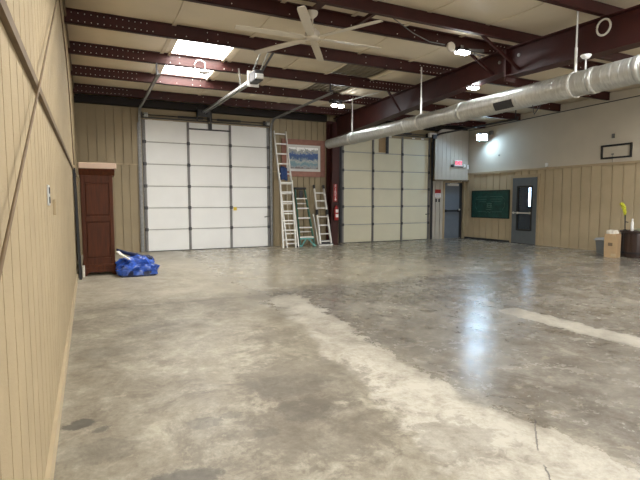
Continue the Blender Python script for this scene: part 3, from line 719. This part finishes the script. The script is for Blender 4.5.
# blue cloth hanging over a rung
mb = MB(); n = 8
for s_, dz in ((-1, .42), (1, .3)):
    pass
g = []
for i in range(13):
    t = i / 12 * 2 - 1; row = []
    for k in range(n + 1):
        u = k / n; yv = 13.80 + (.035 if t > 0 else -.035) * min(1, abs(t) * 4) + .012 * math.sin(9 * u + 3 * t)
        z = 2.44 + .02 - abs(t) * (.40 if t < 0 else .30) + .02 * math.sin(5 * u)
        row.append(mb.bm.verts.new((5.34 + .22 * u, yv, z)))
    g.append(row)
for a, b in zip(g, g[1:]):
    for k in range(n): mb.bm.faces.new((a[k], a[k + 1], b[k + 1], b[k]))
o = mb.build('blue_cloth', 'blue_cloth', smooth=True); o.modifiers.new('t', 'SOLIDIFY').thickness = .012
tag(o, 'dark blue cloth draped over a rung of the tall ladder', 'cloth')

# green stepladder, folded and leaning
root = thing('stepladder', (6.15, 13.7, 0), 'green fibreglass stepladder with aluminium treads in the middle', 'ladder')
bl, br, tl, tr = map(Vector, ((5.89, 13.55, .01), (6.37, 13.55, .01), (5.87, 13.93, 1.82), (6.20, 13.93, 1.82)))
for a, b in ((bl, tl), (br, tr)): MB().bar(a, b, .03, .08, up=(0, 1, 0)).build('front_rail', 'green_glass', root)
o_ = Vector((.05, .10, 0))
for a, b in ((bl + o_, tl + Vector((.02, .03, -.1))), (br + Vector((.06, .10, 0)), tr + Vector((.05, .03, -.1)))): MB().bar(a, b, .028, .04, up=(0, 1, 0)).build('rear_rail', 'green_glass', root)
for z in (.29, .59, .89, 1.20, 1.51):
    t = z / 1.84; a, b = bl.lerp(tl, t), br.lerp(tr, t)
    MB().bar(a + Vector((.0, -.01, 0)), b + Vector((0, -.01, 0)), .085, .035).build('tread', 'alu', root)
for z in (.45, .9, 1.35):
    t = z / 1.84; MB().bar(bl.lerp(tl, t) + Vector((.05, .09, 0)), br.lerp(tr, t) + Vector((.05, .09, 0)), .02, .025).build('rear_brace', 'alu', root)
MB().box(5.85, 6.24, 13.86, 13.99, 1.78, 1.85, .012).build('top_cap', 'black', root)
MB().bar((6.0, 13.88, 1.62), (6.12, 13.88, 1.62), .26, .02, up=(0, 1, 0)).build('tool_tray', 'black', root)
for a, b in ((bl + Vector((.02, -.045, .02)), bl.lerp(tl, .13) + Vector((.20, -.045, 0))), (br + Vector((-.02, -.045, .02)), br.lerp(tr, .13) + Vector((-.19, -.045, 0)))):
    MB().bar(a, b, .012, .045, up=(0, 1, 0) if False else (0, 0, 1)).build('gusset_brace', 'teal', root)
MB().bar(bl.lerp(tl, .155) + Vector((0, -.03, -.04)), br.lerp(tr, .155) + Vector((0, -.03, -.04)), .05, .05).build('lower_bracket', 'teal', root)
for p in (bl, br): MB().box(p.x - .045, p.x + .045, p.y - .06, p.y + .05, 0, .05, .008).build('foot', 'teal', root)

# multi position ladder
root = ladder('folding_ladder', (6.57, 13.52, .03), (6.95, 13.52, .03), (6.55, 13.96, 1.87), (6.89, 13.96, 1.87), [], 'alu', 'small aluminium folding ladder leaning beside the dark red column', rail=(.045, .06))
bl, br, tl, tr = map(Vector, ((6.57, 13.52, .03), (6.95, 13.52, .03), (6.55, 13.96, 1.87), (6.89, 13.96, 1.87)))
for z in (.12, .36, .64, .92, 1.2, 1.44, 1.70):
    MB().bar(bl.lerp(tl, z / 1.9), br.lerp(tr, z / 1.9), .035, .035).build('rung', 'alu', root)
for p, q in ((bl, tl), (br, tr)):
    c = p.lerp(q, .56); MB().box(c.x - .035, c.x + .035, c.y - .05, c.y + .045, c.z - .09, c.z + .09, .015).build('hinge_lock', 'black', root)
    MB().bar(p.lerp(q, .97), p.lerp(q, 1.03), .05, .065, up=(0, 1, 0)).build('end_cap', 'dark_metal', root)
MB().box(6.48, 7.00, 13.48, 13.56, 0.0, .05, .01).build('stabiliser_bar', 'alu', root)
MB().bar((6.52, 13.60, .06), (6.49, 13.9, 1.0), .035, .05, up=(0, 1, 0)).build('folded_leg', 'alu', root); MB().bar((6.59, 13.59, .11), (6.94, 13.59, .11), .03, .14).build('folded_platform', 'dark_metal', root)

# ------------------------------------------------------------------ wardrobe
wx0, wx1, wy0, wy1 = -.138, .445, 10.0, 11.15
root = thing('wardrobe', ((wx0 + wx1) / 2, (wy0 + wy1) / 2, 0), 'tall dark mahogany wardrobe against the left wall', 'wardrobe')
mb = MB().box(wx0 + .022, wx1 - .012, wy0 + .02, wy1, .185, 1.97)
for q in ((wx0 + .02, wx0 + .085, .19, 1.9), (wx1 - .075, wx1 - .01, .19, 1.9)): mb.box(q[0], q[1], wy0, wy0 + .03, q[2], q[3], .006)
for z0, z1 in ((.19, .33), (1.03, 1.13), (1.76, 1.9)): mb.box(wx0 + .085, wx1 - .075, wy0, wy0 + .03, z0, z1, .006)
mb.build('carcass', 'wood_dark', root)
for z0, z1 in ((.33, 1.03), (1.13, 1.76)):
    MB().box(wx0 + .10, wx1 - .09, wy0 + .006, wy0 + .03, z0 + .02, z1 - .02, .012).build('side_panel', 'wood_dark', root)
MB().prism([(wy0 - .0, 1.90), (wy0 - .015, 1.93), (wy0 - .05, 2.0), (wy0 - .055, 2.02), (wy1, 2.02), (wy1, 1.90)], lambda u, v, t: (t, u, v), wx0, wx1 + .03).build('cornice', 'wood_dark', root)
MB().box(wx0 - .0, wx1 + .065, wy0 - .07, wy1 + .02, 2.02, 2.13, .012).build('crown_top', 'pale_crown', root)  # crown top drawn in a paler colour than the body
mb = MB().box(wx0, wx1 + .02, wy0 - .03, wy1, .15, .21, .01)
pts = [(wx0, 0), (wx0 + .07, 0), (wx0 + .10, .05), (wx0 + .17, .07), ((wx0 + wx1) / 2, .055), (wx1 - .15, .07), (wx1 - .07, .05), (wx1 - .04, 0), (wx1 + .02, 0), (wx1 + .02, .15), (wx0, .15)]
mb.prism(pts, lambda u, v, t: (u, t, v), wy0 - .025, wy0 + .02)
mb.box(wx0, wx0 + .04, wy0, wy1, 0, .15).box(wx1 - .02, wx1 + .02, wy0, wy1, 0, .15)
mb.build('plinth', 'wood_dark', root)
MB().box(wx1 - .012, wx1 - .004, wy0 + .1, wy1 - .05, .22, 1.88).build('front_door', 'wood_dark', root)

# dark frame leaning between wall and wardrobe
root = thing('leaning_panel', (-.17, 9.9, 0), 'narrow dark framed panel standing between left wall and wardrobe', 'panel')
MB().bar((XL + .014 + .048, 9.55, .0), (XL + .014 + .012, 9.55, 2.0), .04, .02, up=(0, 1, 0)).bar((XL + .014 + .048, 9.92, .0), (XL + .014 + .012, 9.92, 2.0), .04, .02, up=(0, 1, 0)).bar((XL + .014 + .012, 9.55, 1.98), (XL + .014 + .012, 9.92, 1.98), .02, .04).bar((XL + .014 + .046, 9.55, .12), (XL + .014 + .046, 9.92, .12), .02, .04).build('edge_frame', 'black', root)
MB().poly([(XL + .014 + .044, 9.56, .13), (XL + .014 + .044, 9.91, .13), (XL + .014 + .012, 9.91, 1.97), (XL + .014 + .012, 9.56, 1.97)]).poly([(XL + .014 + .038, 9.56, .13), (XL + .014 + .006, 9.56, 1.97), (XL + .014 + .006, 9.91, 1.97), (XL + .014 + .038, 9.91, .13)]).build('panel_face', 'dark_metal', root, recalc=False)
tag(MB().box(-.142, -.095, 9.74, 9.90, 0.0, .22, .012).build('white_box', 'bag_white'), 'small white box on floor at the wardrobe corner', 'box')
# cables on left wall
tag(MB().tube([(XL + .031, -.2, .42), (XL + .031, 2.83, 1.985), (XL + .031, 5.38, 3.34), (XL + .016, 6.95, 4.19)], .0055, 8).build('brace_cable', 'brown_strip', smooth=True), 'thin dark brace cable running diagonally up the left wall', 'cable')
tag(MB().tube([(XL + .040, 4.75, 4.1), (XL + .040, 5.78, 3.50), (XL + .040, 7.2, 3.30), (XL + .040, 8.1, 2.95), (XL + .040, 8.6, 2.4), (XL + .040, 9.2, 2.03)], .008, 8).build('wall_cable', 'brown_strip', smooth=True), 'brown cable curving down the left wall towards the wardrobe', 'cable')
tag(MB().tube([(XL + .02, YN + .1, zb(YN) + .1), (XL + .02, RIDGE, zb(RIDGE) + .1), (XL + .02, YB - .2, zb(YB) + .1)], .016, 8).build('conduit', 'brown_strip', smooth=True), 'brown conduit along top of the left wall', 'conduit')

# ------------------------------------------------------------------ blue tarp pile
root = thing('blue_tarp_bag', (.80, 9.75, 0), 'crumpled blue plastic bags heaped on floor beside the wardrobe', 'bag')
def heap(name, m, cx, cy, a, b, h, z0, seed, rough, flat=.5, rot=0.):
    from mathutils import noise as nz
    mb = MB(); n, mrow = 40, 14; rows = []
    for i in range(mrow + 1):
        t = i / mrow; row = []
        rr = math.cos(t * math.pi / 2) ** .55; zz = math.sin(t * math.pi / 2) ** flat * h
        for k in range(n):
            an = 2 * math.pi * k / n
            sq = 1 / max(abs(math.cos(an)), abs(math.sin(an))) ** .7
            x, y = a * rr * sq * math.cos(an), b * rr * sq * math.sin(an)
            p = Vector((x * 5 + seed, y * 5, zz * 6))
            q = nz.noise(p) * rough + .5 * rough * nz.noise(p * 2.7)
            x *= 1 + q * 1.2; y *= 1 + q * 1.2
            z = z0 + max(0, zz + (q * h * .9 if i > 0 else 0))
            row.append(mb.bm.verts.new((cx + x * math.cos(rot) - y * math.sin(rot), cy + x * math.sin(rot) + y * math.cos(rot), z)))
        rows.append(row)
    for A, B in zip(rows, rows[1:]):
        for k in range(n): mb.bm.faces.new((A[k], A[(k + 1) % n], B[(k + 1) % n], B[k]))
    mb.bm.faces.new(rows[0][::-1]); mb.bm.faces.new(rows[-1])
    return mb.build(name, m, root, False)
heap('bottom_bag', 'navy', .82, 9.72, .35, .27, .12, 0, 3, .10)
heap('lower_bag', 'blue_tarp', .82, 9.68, .33, .23, .18, .035, 11, .34, .45)
heap('upper_bag', 'blue_tarp', .77, 9.80, .28, .20, .17, .15, 23, .42, .5, .2)
heap('dark_flap', 'navy', .88, 9.98, .27, .07, .15, .16, 31, .4, .5, -.25)
mb = MB(); pts = [(.47, 9.70, .47), (.52, 9.64, .42), (.58, 9.60, .38), (.66, 9.56, .33)]
for a, b in zip(pts, pts[1:]): mb.bar(a, b, .06, .02)
mb.build('white_strap', 'white_plastic', root)
mb = MB(); pts = [(.46, 9.74, .50), (.62, 9.86, .42), (.82, 9.95, .36), (1.04, 9.92, .28), (1.12, 9.82, .22)]
mb.tube(pts, [.02, .035, .04, .035, .015], 8).build('dark_strap', 'navy', root)

# ------------------------------------------------------------------ ceiling fan
fx, fy, fz = 3.105, 6.66, 3.86
root = thing('ceiling_fan', (fx, fy, fz), 'off white ceiling fan with six long blades', 'ceiling fan')
MB().lathe((fx, fy, 4.17), [(.02, -.06), (.075, -.01), (.085, .03), (.08, .05)], 20).build('canopy', 'fan_white', root, True)
MB().tube([(fx, fy, 3.9), (fx, fy, 4.2)], .014, 10).build('downrod', 'fan_white', root, True)
MB().lathe((fx, fy, fz), [(.05, -.06), (.10, -.045), (.12, 0), (.11, .05), (.06, .10), (.03, .12)], 24).build('motor', 'fan_white', root, True)
for k in range(6):
    a = math.radians(58 + 60 * k); u = Vector((math.cos(a), math.sin(a), 0)); w = Vector((-math.sin(a), math.cos(a), 0)); c = Vector((fx, fy, fz - .03))
    w2 = (w + Vector((0, 0, .14))).normalized(); up = u.cross(w2).normalized()
    mb = MB(); prof = [(.16, .05), (.3, .062), (.8, .064), (1.1, .06), (1.17, .045)]
    for sgn in (0,):
        A = []
        for r, h in prof: A.append((c + u * r + w2 * h, c + u * r - w2 * h))
        T = [[mb.bm.verts.new(p + up * .005) for p in ab] for ab in A]; Bt = [[mb.bm.verts.new(p - up * .005) for p in ab] for ab in A]
        for i in range(len(A) - 1):
            mb.bm.faces.new((T[i][0], T[i + 1][0], T[i + 1][1], T[i][1])); mb.bm.faces.new((Bt[i][0], Bt[i][1], Bt[i + 1][1], Bt[i + 1][0]))
            for s_ in (0, 1): mb.bm.faces.new((T[i][s_], Bt[i][s_], Bt[i + 1][s_], T[i + 1][s_]))
        mb.bm.faces.new((T[0][0], T[0][1], Bt[0][1], Bt[0][0])); mb.bm.faces.new((T[-1][0], Bt[-1][0], Bt[-1][1], T[-1][1]))
    bl_ = mb.build('blade', 'fan_white', root)
    MB().bar(c + u * .08, c + u * .24, .035, .012).build('blade_arm', 'fan_white', bl_)
tag(MB().bar((fx, 6.33, 4.22), (fx, 6.99, 4.225), .12, .02).build('fan_mount', 'red_steel'), 'dark red mounting bar holding the ceiling fan', 'bracket')
tag(MB().bar((4.0, 6.34, 4.24), (4.0, 6.98, 4.24), .06, .05).build('purlin_brace', 'red_steel'), 'dark red brace bridging the two ridge purlins right of fan', 'brace')
tag(MB().bar((3.20, 8.55, 4.17), (3.44, 10.04, 4.13), .03, .03).build('purlin_brace', 'dark_metal'), 'dark rod brace between purlins near the door opener', 'brace')
tag(MB().tube([(4.3, 6.34, 4.22), (4.9, 6.6, 4.15), (5.4, 6.8, 4.14), (5.86, 6.95, 4.2)], .008, 6).build('hanging_cable', 'grey_metal', smooth=True), 'grey cable sagging from fan brace towards the light', 'cable')

# ------------------------------------------------------------------ duct
DX, DZ, DR = 6.55, 3.115, .178
root = thing('air_duct', (DX, 6.3, DZ), 'long galvanised spiral air duct hanging in front of the rafter', 'duct')
def dr(y): return .178 if y < 7.4 else (.178 - .022 * (y - 7.4) / .3 if y < 7.7 else (.156 if y < 11.6 else .156 - .02 * min(1, (y - 11.6) / .4)))
prof = [(.02, 12.92), (.115, 12.92), (.134, 12.90)]
yv = 12.86
while yv > -.6:
    prof += [(dr(yv), yv), (dr(yv), yv - .105), (dr(yv) + .0024, yv - .110), (dr(yv) + .0024, yv - .122)]
    yv -= .127
prof.append((dr(0), -.66)); prof.append((.02, -.66))
MB().lathe((DX, 0, DZ), prof, 36, 'Y').build('tube', 'duct', root, False)
for yc in (11.4, 9.0, 7.2, 4.55, 3.9, 2.0):
    MB().lathe((DX, 0, DZ), [(dr(yc), yc - .04), (dr(yc) + .010, yc - .035), (dr(yc) + .010, yc + .035), (dr(yc), yc + .04)], 36, 'Y').build('joint_collar', 'duct', root, True)
mb = MB()                                                  # register on lower left flank
ang = math.radians(187)
def rp(y, a, r): return (DX + r * math.cos(a), y, DZ + r * math.sin(a))
rg = MB()
for i in range(5):
    pass
def patch(mb, y0, y1, a0, a1, r0, r1, n=6):
    for k in range(n):
        a, b = a0 + (a1 - a0) * k / n, a0 + (a1 - a0) * (k + 1) / n
        mb.poly((rp(y0, a, r1), rp(y1, a, r1), rp(y1, b, r1), rp(y0, b, r1)))
    mb.poly((rp(y0, a0, r0), rp(y1, a0, r0), rp(y1, a0, r1), rp(y0, a0, r1))); mb.poly((rp(y0, a1, r0), rp(y0, a1, r1), rp(y1, a1, r1), rp(y1, a1, r0)))
    for y in (y0, y1):
        for k in range(n):
            a, b = a0 + (a1 - a0) * k / n, a0 + (a1 - a0) * (k + 1) / n
            mb.poly((rp(y, a, r0), rp(y, b, r0), rp(y, b, r1), rp(y, a, r1)))
a0, a1 = math.radians(183), math.radians(238)
patch(rg, 5.82, 6.32, a0, a1, DR, DR + .012); rgo = rg.build('register_frame', 'duct', root)
gl = MB(); patch(gl, 5.87, 6.27, a0 + .1, a1 - .1, DR + .010, DR + .016); gl.build('register_grille', 'dark_metal', rgo)
MB().tube([(DX, 4.70, DZ + DR), (DX, 4.70, DZ + DR + .16)], .012, 8).lathe((DX, 4.70, DZ + DR + .15), [(.02, 0), (.05, .015), (.075, .05), (.07, .06)], 18).build('damper_knob', 'white_plastic', root, True)
MB().tube([(DX - .06, 5.55, DZ - DR), (DX - .02, 5.55, DZ - DR - .14), (DX + .10, 5.5, DZ - DR + .04)], .008, 6).build('hook', 'dark_metal', root)
for y, l in ((4.83, 'nearest'), (8.54, 'middle'), (11.53, 'farthest')):
    r = thing('duct_hanger', (DX, y, DZ), l + ' pale strap hanger holding the duct in view', 'hanger', 'duct hangers')
    yy_ = y - .03 if y > 5 else y + .03
    DR_ = dr(y)
    MB().bar((DX, yy_, DZ + DR_ + .008), (DX, yy_, zb(y) + .12), .035, .006, up=(0, 1, 0)).bar((DX, yy_, DZ + DR_ + .008), (DX, yy_, DZ + DR_ + .36), .04, .02, up=(0, 1, 0)).build('strap', 'alu', r)
    MB().lathe((DX, 0, DZ), [(DR_ + .004, yy_ - .02), (DR_ + .009, yy_ - .02), (DR_ + .009, yy_ + .02), (DR_ + .004, yy_ + .02)], 30, 'Y').build('band', 'alu', r, False)

# ------------------------------------------------------------------ lights
def led_bar(x, y, z, label, w=.28, d=.13, az=0):
    r = thing('led_light', (x, y, z), label, 'light', 'ceiling led lights')
    MB().box(x - w / 2, x + w / 2, y - d / 2, y + d / 2, z, z + .045, .008).build('housing', 'dark_metal', r)
    MB().box(x - w / 2 + .015, x + w / 2 - .015, y - d / 2 - .004, y + d / 2 - .012, z - .022, z + .02, .006).build('lens', 'lens', r)
    MB().box(x - .03, x + .03, y - .01, y + .01, z + .04, zb(y) + .03 if zb(y) + .03 > z + .06 else z + .06).build('mounting_bracket', 'grey_metal', r)
    return r
r = led_bar(6.24, 6.93, 4.105, 'bright led bar light at the ridge left of the rafter')
MB().lathe((5.98, 6.93, 4.17), [(.085, -.02), (.085, .02)], 20, 'Y').build('round_sensor', 'fan_white', r, False)
MB().bar((5.98, 6.95, 4.13), (6.1, 6.95, 4.13), .05, .04).build('sensor_arm', 'grey_metal', r)
MB().bar((6.38, 6.93, 4.16), (6.75, 6.93, 4.2), .05, .05).build('arm', 'grey_metal', r)
MB().bar((6.4, 6.9, 4.1), (6.8, 6.95, 4.12), .02, .02).tube([(6.5, 6.9, 4.12), (6.62, 6.88, 4.1), (6.66, 6.9, 4.04), (6.6, 6.9, 4.02)], .012, 8).build('wiring', 'grey_metal', r)
r = thing('led_light', (RX, 7.62, 3.7), 'bright led bar light under the rafter bottom flange', 'light', 'ceiling led lights')
MB().box(RX - .10, RX + .12, 7.55, 7.69, 3.715, 3.7405, .006).build('housing', 'dark_metal', r)
MB().box(RX - .09, RX + .11, 7.546, 7.675, 3.69, 3.722, .008).build('lens', 'lens', r)
r = thing('twin_head_light', (6.06, 11.47, 3.97), 'twin head led floodlight hanging in front of the back wall', 'light')
MB().box(5.92, 6.2, 11.40, 11.5, 4.02, 4.09, .01).build('housing', 'dark_metal', r)
for dx in (-.10, .10):
    MB().lathe((6.06 + dx, 11.43, 3.955), [(.03, .07), (.07, .04), (.085, .0), (.08, -.01)], 18).build('lamp_head', 'dark_metal', r, True)
    MB().lathe((6.06 + dx, 11.42, 3.945), [(.02, -.055), (.07, -.035), (.082, .0), (.07, .008)], 18).build('lens', 'lens', r, True)
MB().tube([(6.2, 11.45, 4.05), (6.5, 11.2, 4.12), (6.62, 10.6, 4.13), (6.60, 10.12, 4.11)], .012, 8).build('conduit', 'galv', r, True)
MB().lathe((5.86, 11.45, 4.03), [(.03, .05), (.045, 0), (.03, -.03)], 14).build('sensor', 'black', r, True)
# wall floodlight
r = thing('wall_floodlight', (XR + .03, 13.0, 3.75), 'bright square floodlight high on the white wall near the corner', 'light')
MB().box(XR - .07, XR + .03, 12.68, 12.82, 3.74, 3.88, .01).bar((XR - .06, 12.80, 3.78), (XR - .28, 12.90, 3.74), .03, .03).build('wall_bracket', 'grey_metal', r)
mb = MB(); c = Vector((XR - .30, 12.90, 3.68)); nrm = Vector((-.40, -.36, -.84)).normalized(); sd = nrm.cross(Vector((0, 0, 1))).normalized(); up = sd.cross(nrm).normalized()
def obox(mb, c, w, h, t):
    q = bmesh.ops.create_cube(mb.bm, size=1)
    for v in q['verts']: v.co = c + sd * v.co.x * w + up * v.co.y * h + nrm * v.co.z * t
    return mb
obox(MB(), c, .36, .34, .06).build('housing', 'grey_metal', r)
obox(MB(), c + nrm * .034, .33, .31, .012).build('lens', 'lens_wall', r)
for y, x, q in ((3.31, 6.0, 'outside the frame near rafter'), (3.31, 10.2, 'outside the frame in right bay'), (4.83, 11.2, 'outside the frame by white wall')):  # unseen led bars added to brighten the room and right wall
    led_bar(x, y - .02, zb(y) - .06, 'added fill led bar light ' + q, .9, .2)

# white fixture at skylight
r = thing('hanging_fixture', (2.2, 9.98, 4.0), 'small white fixture on a looped cord in front of the skylight', 'fixture')
MB().lathe((2.22, 9.98, 4.04), [(.05, -.05), (.11, -.03), (.115, 0), (.06, .03), (.02, .04)], 20).build('body', 'white_plastic', r, True)
MB().tube([(2.24, 9.98, 4.07), (2.24, 9.98, 4.22)], .010, 8).build('stem', 'white_plastic', r, True)
MB().tube([(2.05, 10.0, 4.08), (2.03, 9.99, 4.16), (2.08, 9.98, 4.24), (2.16, 9.98, 4.26), (2.24, 9.98, 4.22)], .010, 8).build('loop_cord', 'white_plastic', r, True)
MB().lathe((2.05, 10.0, 4.06), [(.02, .03), (.045, .01), (.045, -.01)], 14).build('plug', 'white_plastic', r, True)
# coil on rafter
ring = [(7.015, 4.77 + .105 * math.cos(t), 3.985 + .115 * math.sin(t)) for t in [2 * math.pi * k / 28 for k in range(28)]]
tag(MB().tube(ring, .016, 8, True).build('cable_coil', 'white_cord', smooth=True), 'loop of pale cable hung on the rafter near its right end', 'cable coil')
# conduit along top of right wall
tag(MB().tube([(XR + .01, YN + .1, 4.06), (XR + .01, RIDGE, 4.13), (XR + .01, 13.9, 4.03)], .012, 8).build('conduit', 'dark_metal', smooth=True), 'dark conduit along top of the white wall on right', 'conduit')

# ------------------------------------------------------------------ right corner objects
root = thing('trash_bin', (12.42, 8.18, 0), 'small grey waste bin with lighter lid beside the cardboard box', 'bin')
def frust(mb, cx, cy, z0, z1, a0, b0, a1, b1):
    A = [mb.bm.verts.new((cx + s * a0, cy + t * b0, z0)) for s, t in ((-1, -1), (1, -1), (1, 1), (-1, 1))]; B = [mb.bm.verts.new((cx + s * a1, cy + t * b1, z1)) for s, t in ((-1, -1), (1, -1), (1, 1), (-1, 1))]
    mb.bm.faces.new(A[::-1]); mb.bm.faces.new(B)
    for k in range(4): mb.bm.faces.new((A[k], A[(k + 1) % 4], B[(k + 1) % 4], B[k]))
    es = [e for e in mb.bm.edges if all(v in A + B for v in e.verts) and (e.verts[0] in A) != (e.verts[1] in A)]
    bmesh.ops.bevel(mb.bm, geom=es, offset=.03, segments=3, affect='EDGES'); return mb
frust(MB(), 12.42, 8.18, 0, .36, .12, .12, .15, .15).build('bin_body', 'bin_grey', root)
MB().box(12.25, 12.59, 8.01, 8.35, .35, .385, .012).prism([(-.15, 0), (.15, 0), (.12, .035), (-.12, .035)], lambda u, v, t: (12.42 + u, 8.18 + t, .385 + v), -.14, .14).build('lid', 'bin_lid', root)
root = thing('cardboard_box', (11.80, 7.537, 0), 'tall brown cardboard box between the bin and dark cabinet', 'box')
cs = Matrix.Rotation(math.radians(14), 3, 'Z')
def rbox(x0, x1, y0, y1, z0, z1, bev=.004):
    mb = MB().box(x0, x1, y0, y1, z0, z1, bev); c = Vector((11.80, 7.537, 0))
    for v in mb.bm.verts: v.co = c + cs @ v.co
    return mb
rbox(-.15, .15, -.14, .14, 0, .58).build('carton', 'cardboard', root)
rbox(-.154, -.149, -.05, .05, .29, .37, 0).build('printed_mark', 'brown_strip', root)
rbox(-.153, -.149, -.135, -.02, .03, .10, 0).build('paper_patch', 'tan_trim', root)
for q in ((-.15, -.03), (.03, .15)): rbox(q[0], q[1], -.14, .14, .58, .587, 0).build('flap', 'cardboard', root)
root = thing('white_bag', (11.80, 7.537, .587), 'crumpled white bag on top of the cardboard box', 'bag')
heap('bag_body', 'bag_white', 11.79, 7.547, .12, .11, .09, .587, 5, .3)
# dark rounded cabinet
root = thing('round_cabinet', (12.42, 7.24, 0), 'very dark brown round sided cabinet at the right edge', 'cabinet')
cx, cy = 12.42, 7.24
mb = MB(); n = 48; prof = [(.40, 0), (.415, .03), (.425, .3), (.42, .58), (.41, .62)]; rings = []
for r_, z in prof: rings.append([mb.bm.verts.new((cx + (r_ - (.012 if k % 4 == 0 else 0)) * math.cos(2 * math.pi * k / n), cy + (r_ - (.012 if k % 4 == 0 else 0)) * math.sin(2 * math.pi * k / n), z)) for k in range(n)])
for A, B in zip(rings, rings[1:]):
    for k in range(n): mb.bm.faces.new((A[k], A[(k + 1) % n], B[(k + 1) % n], B[k]))
mb.bm.faces.new(rings[0][::-1]); mb.bm.faces.new(rings[-1])
mb.build('staved_body', 'cab', root)
MB().lathe((cx, cy, .62), [(.43, 0), (.445, .01), (.445, .035), (.435, .045)], 48).build('top', 'cab', root, False)
MB().lathe((cx, cy, 0), [(.428, .10), (.432, .105), (.432, .14), (.428, .145)], 48).build('hoop', 'black', root, False)
TZ = .665
r = thing('duster', (12.12, 7.44, TZ), 'yellow green duster on dark handle standing on the round cabinet', 'duster')
MB().lathe((12.12, 7.44, TZ), [(.05, 0), (.05, .02), (.015, .03), (.012, .04)], 16).build('stand', 'black', r, True)
MB().tube([(12.12, 7.44, TZ + .03), (12.115, 7.445, TZ + .22), (12.11, 7.45, TZ + .42)], [.013, .014, .018], 10).bar((12.12, 7.44, TZ + .22), (12.12, 7.37, TZ + .21), .02, .02).build('handle', 'black', r, True)
from mathutils import noise as nz
def fuzzy(name, path, rad, m, parent):
    mb = MB(); n = len(path)
    pts = []
    mb.tube(path, rad, 18)
    for v in mb.bm.verts:
        c = min((Vector(p) for p in path), key=lambda p: (p - v.co).length)
        v.co += (v.co - c) * .9 * nz.noise(v.co * 70)
    return mb.build(name, m, parent)
path = [Vector((12.11, 7.45, TZ + .38)).lerp(Vector((12.105, 7.48, TZ + .66)), t / 14) + Vector((0, .06 * (t / 14) ** 3, 0)) for t in range(15)] + [Vector((12.09, 7.55, TZ + .67)), Vector((12.08, 7.58, TZ + .65))]
fuzzy('head', path, [.015, .024, .028, .028, .03, .03, .031, .033, .035, .037, .04, .043, .045, .045, .042, .034, .015], 'yellow', r)
r = thing('white_bottle', (12.14, 7.28, TZ), 'slim white bottle standing on the round cabinet', 'bottle')
MB().lathe((12.14, 7.28, TZ), [(.03, 0), (.033, .01), (.033, .20), (.02, .24), (.018, .25)], 16).build('bottle_body', 'white_plastic', r, True)
MB().lathe((12.14, 7.28, TZ + .25), [(.02, 0), (.02, .045), (.015, .05)], 14).build('cap', 'white_plastic', r, True)
mb = MB(); 
for k in range(7):
    a = random.uniform(0, 3); c = Vector((12.36 + random.uniform(-.06, .1), 7.26 + random.uniform(-.13, .06), TZ + .006 + .007 * k)); d = Vector((math.cos(a), math.sin(a), .0)) * .07
    mb.bar(c - d, c + d, .1, .005)
tag(mb.build('paper_stack', 'pale_green'), 'messy pale green papers lying on the round cabinet', 'papers')

# ------------------------------------------------------------------ camera, world, view
def camera():
    yaw, pitch, roll, h, f = .4511, .0800, -.0014, 1.3962, 477.5
    cy_, sy = math.cos(yaw), math.sin(yaw); cp, sp = math.cos(pitch), math.sin(pitch)
    fwd = Vector((sy * cp, cy_ * cp, -sp)); r = Vector((cy_, -sy, 0)); u = r.cross(fwd)
    c, s = math.cos(roll), math.sin(roll)
    r2 = c * r + s * u; u2 = -s * r + c * u
    cam = bpy.data.cameras.new('camera'); o = bpy.data.objects.new('camera', cam); C.objects.link(o)
    cam.sensor_width = 36; cam.lens = f / 640 * 36; cam.clip_start = .02
    m = Matrix((r2, u2, -fwd)).transposed().to_4x4(); m.translation = Vector((0, 0, h)); o.matrix_world = m
    bpy.context.scene.camera = o
camera()
w = bpy.data.worlds.new('world'); bpy.context.scene.world = w; w.use_nodes = True
nt = w.node_tree; bg = nt.nodes['Background']
sky = nt.nodes.new('ShaderNodeTexSky'); sky.sky_type = 'HOSEK_WILKIE'; sky.turbidity = 6; sky.sun_direction = (.2, .6, .75)
mx = nt.nodes.new('ShaderNodeMix'); mx.data_type = 'RGBA'; mx.inputs[0].default_value = .75; mx.inputs[7].default_value = (1, .97, .92, 1)
nt.links.new(sky.outputs[0], mx.inputs[6]); nt.links.new(mx.outputs[2], bg.inputs['Color'])
bg.inputs['Strength'].default_value = 3.2
vs = bpy.context.scene.view_settings
bpy.context.scene.display_settings.display_device = 'sRGB'
vs.view_transform = 'Standard'; vs.look = 'None'; vs.gamma = 1; vs.exposure = .82; vs.use_curve_mapping = False
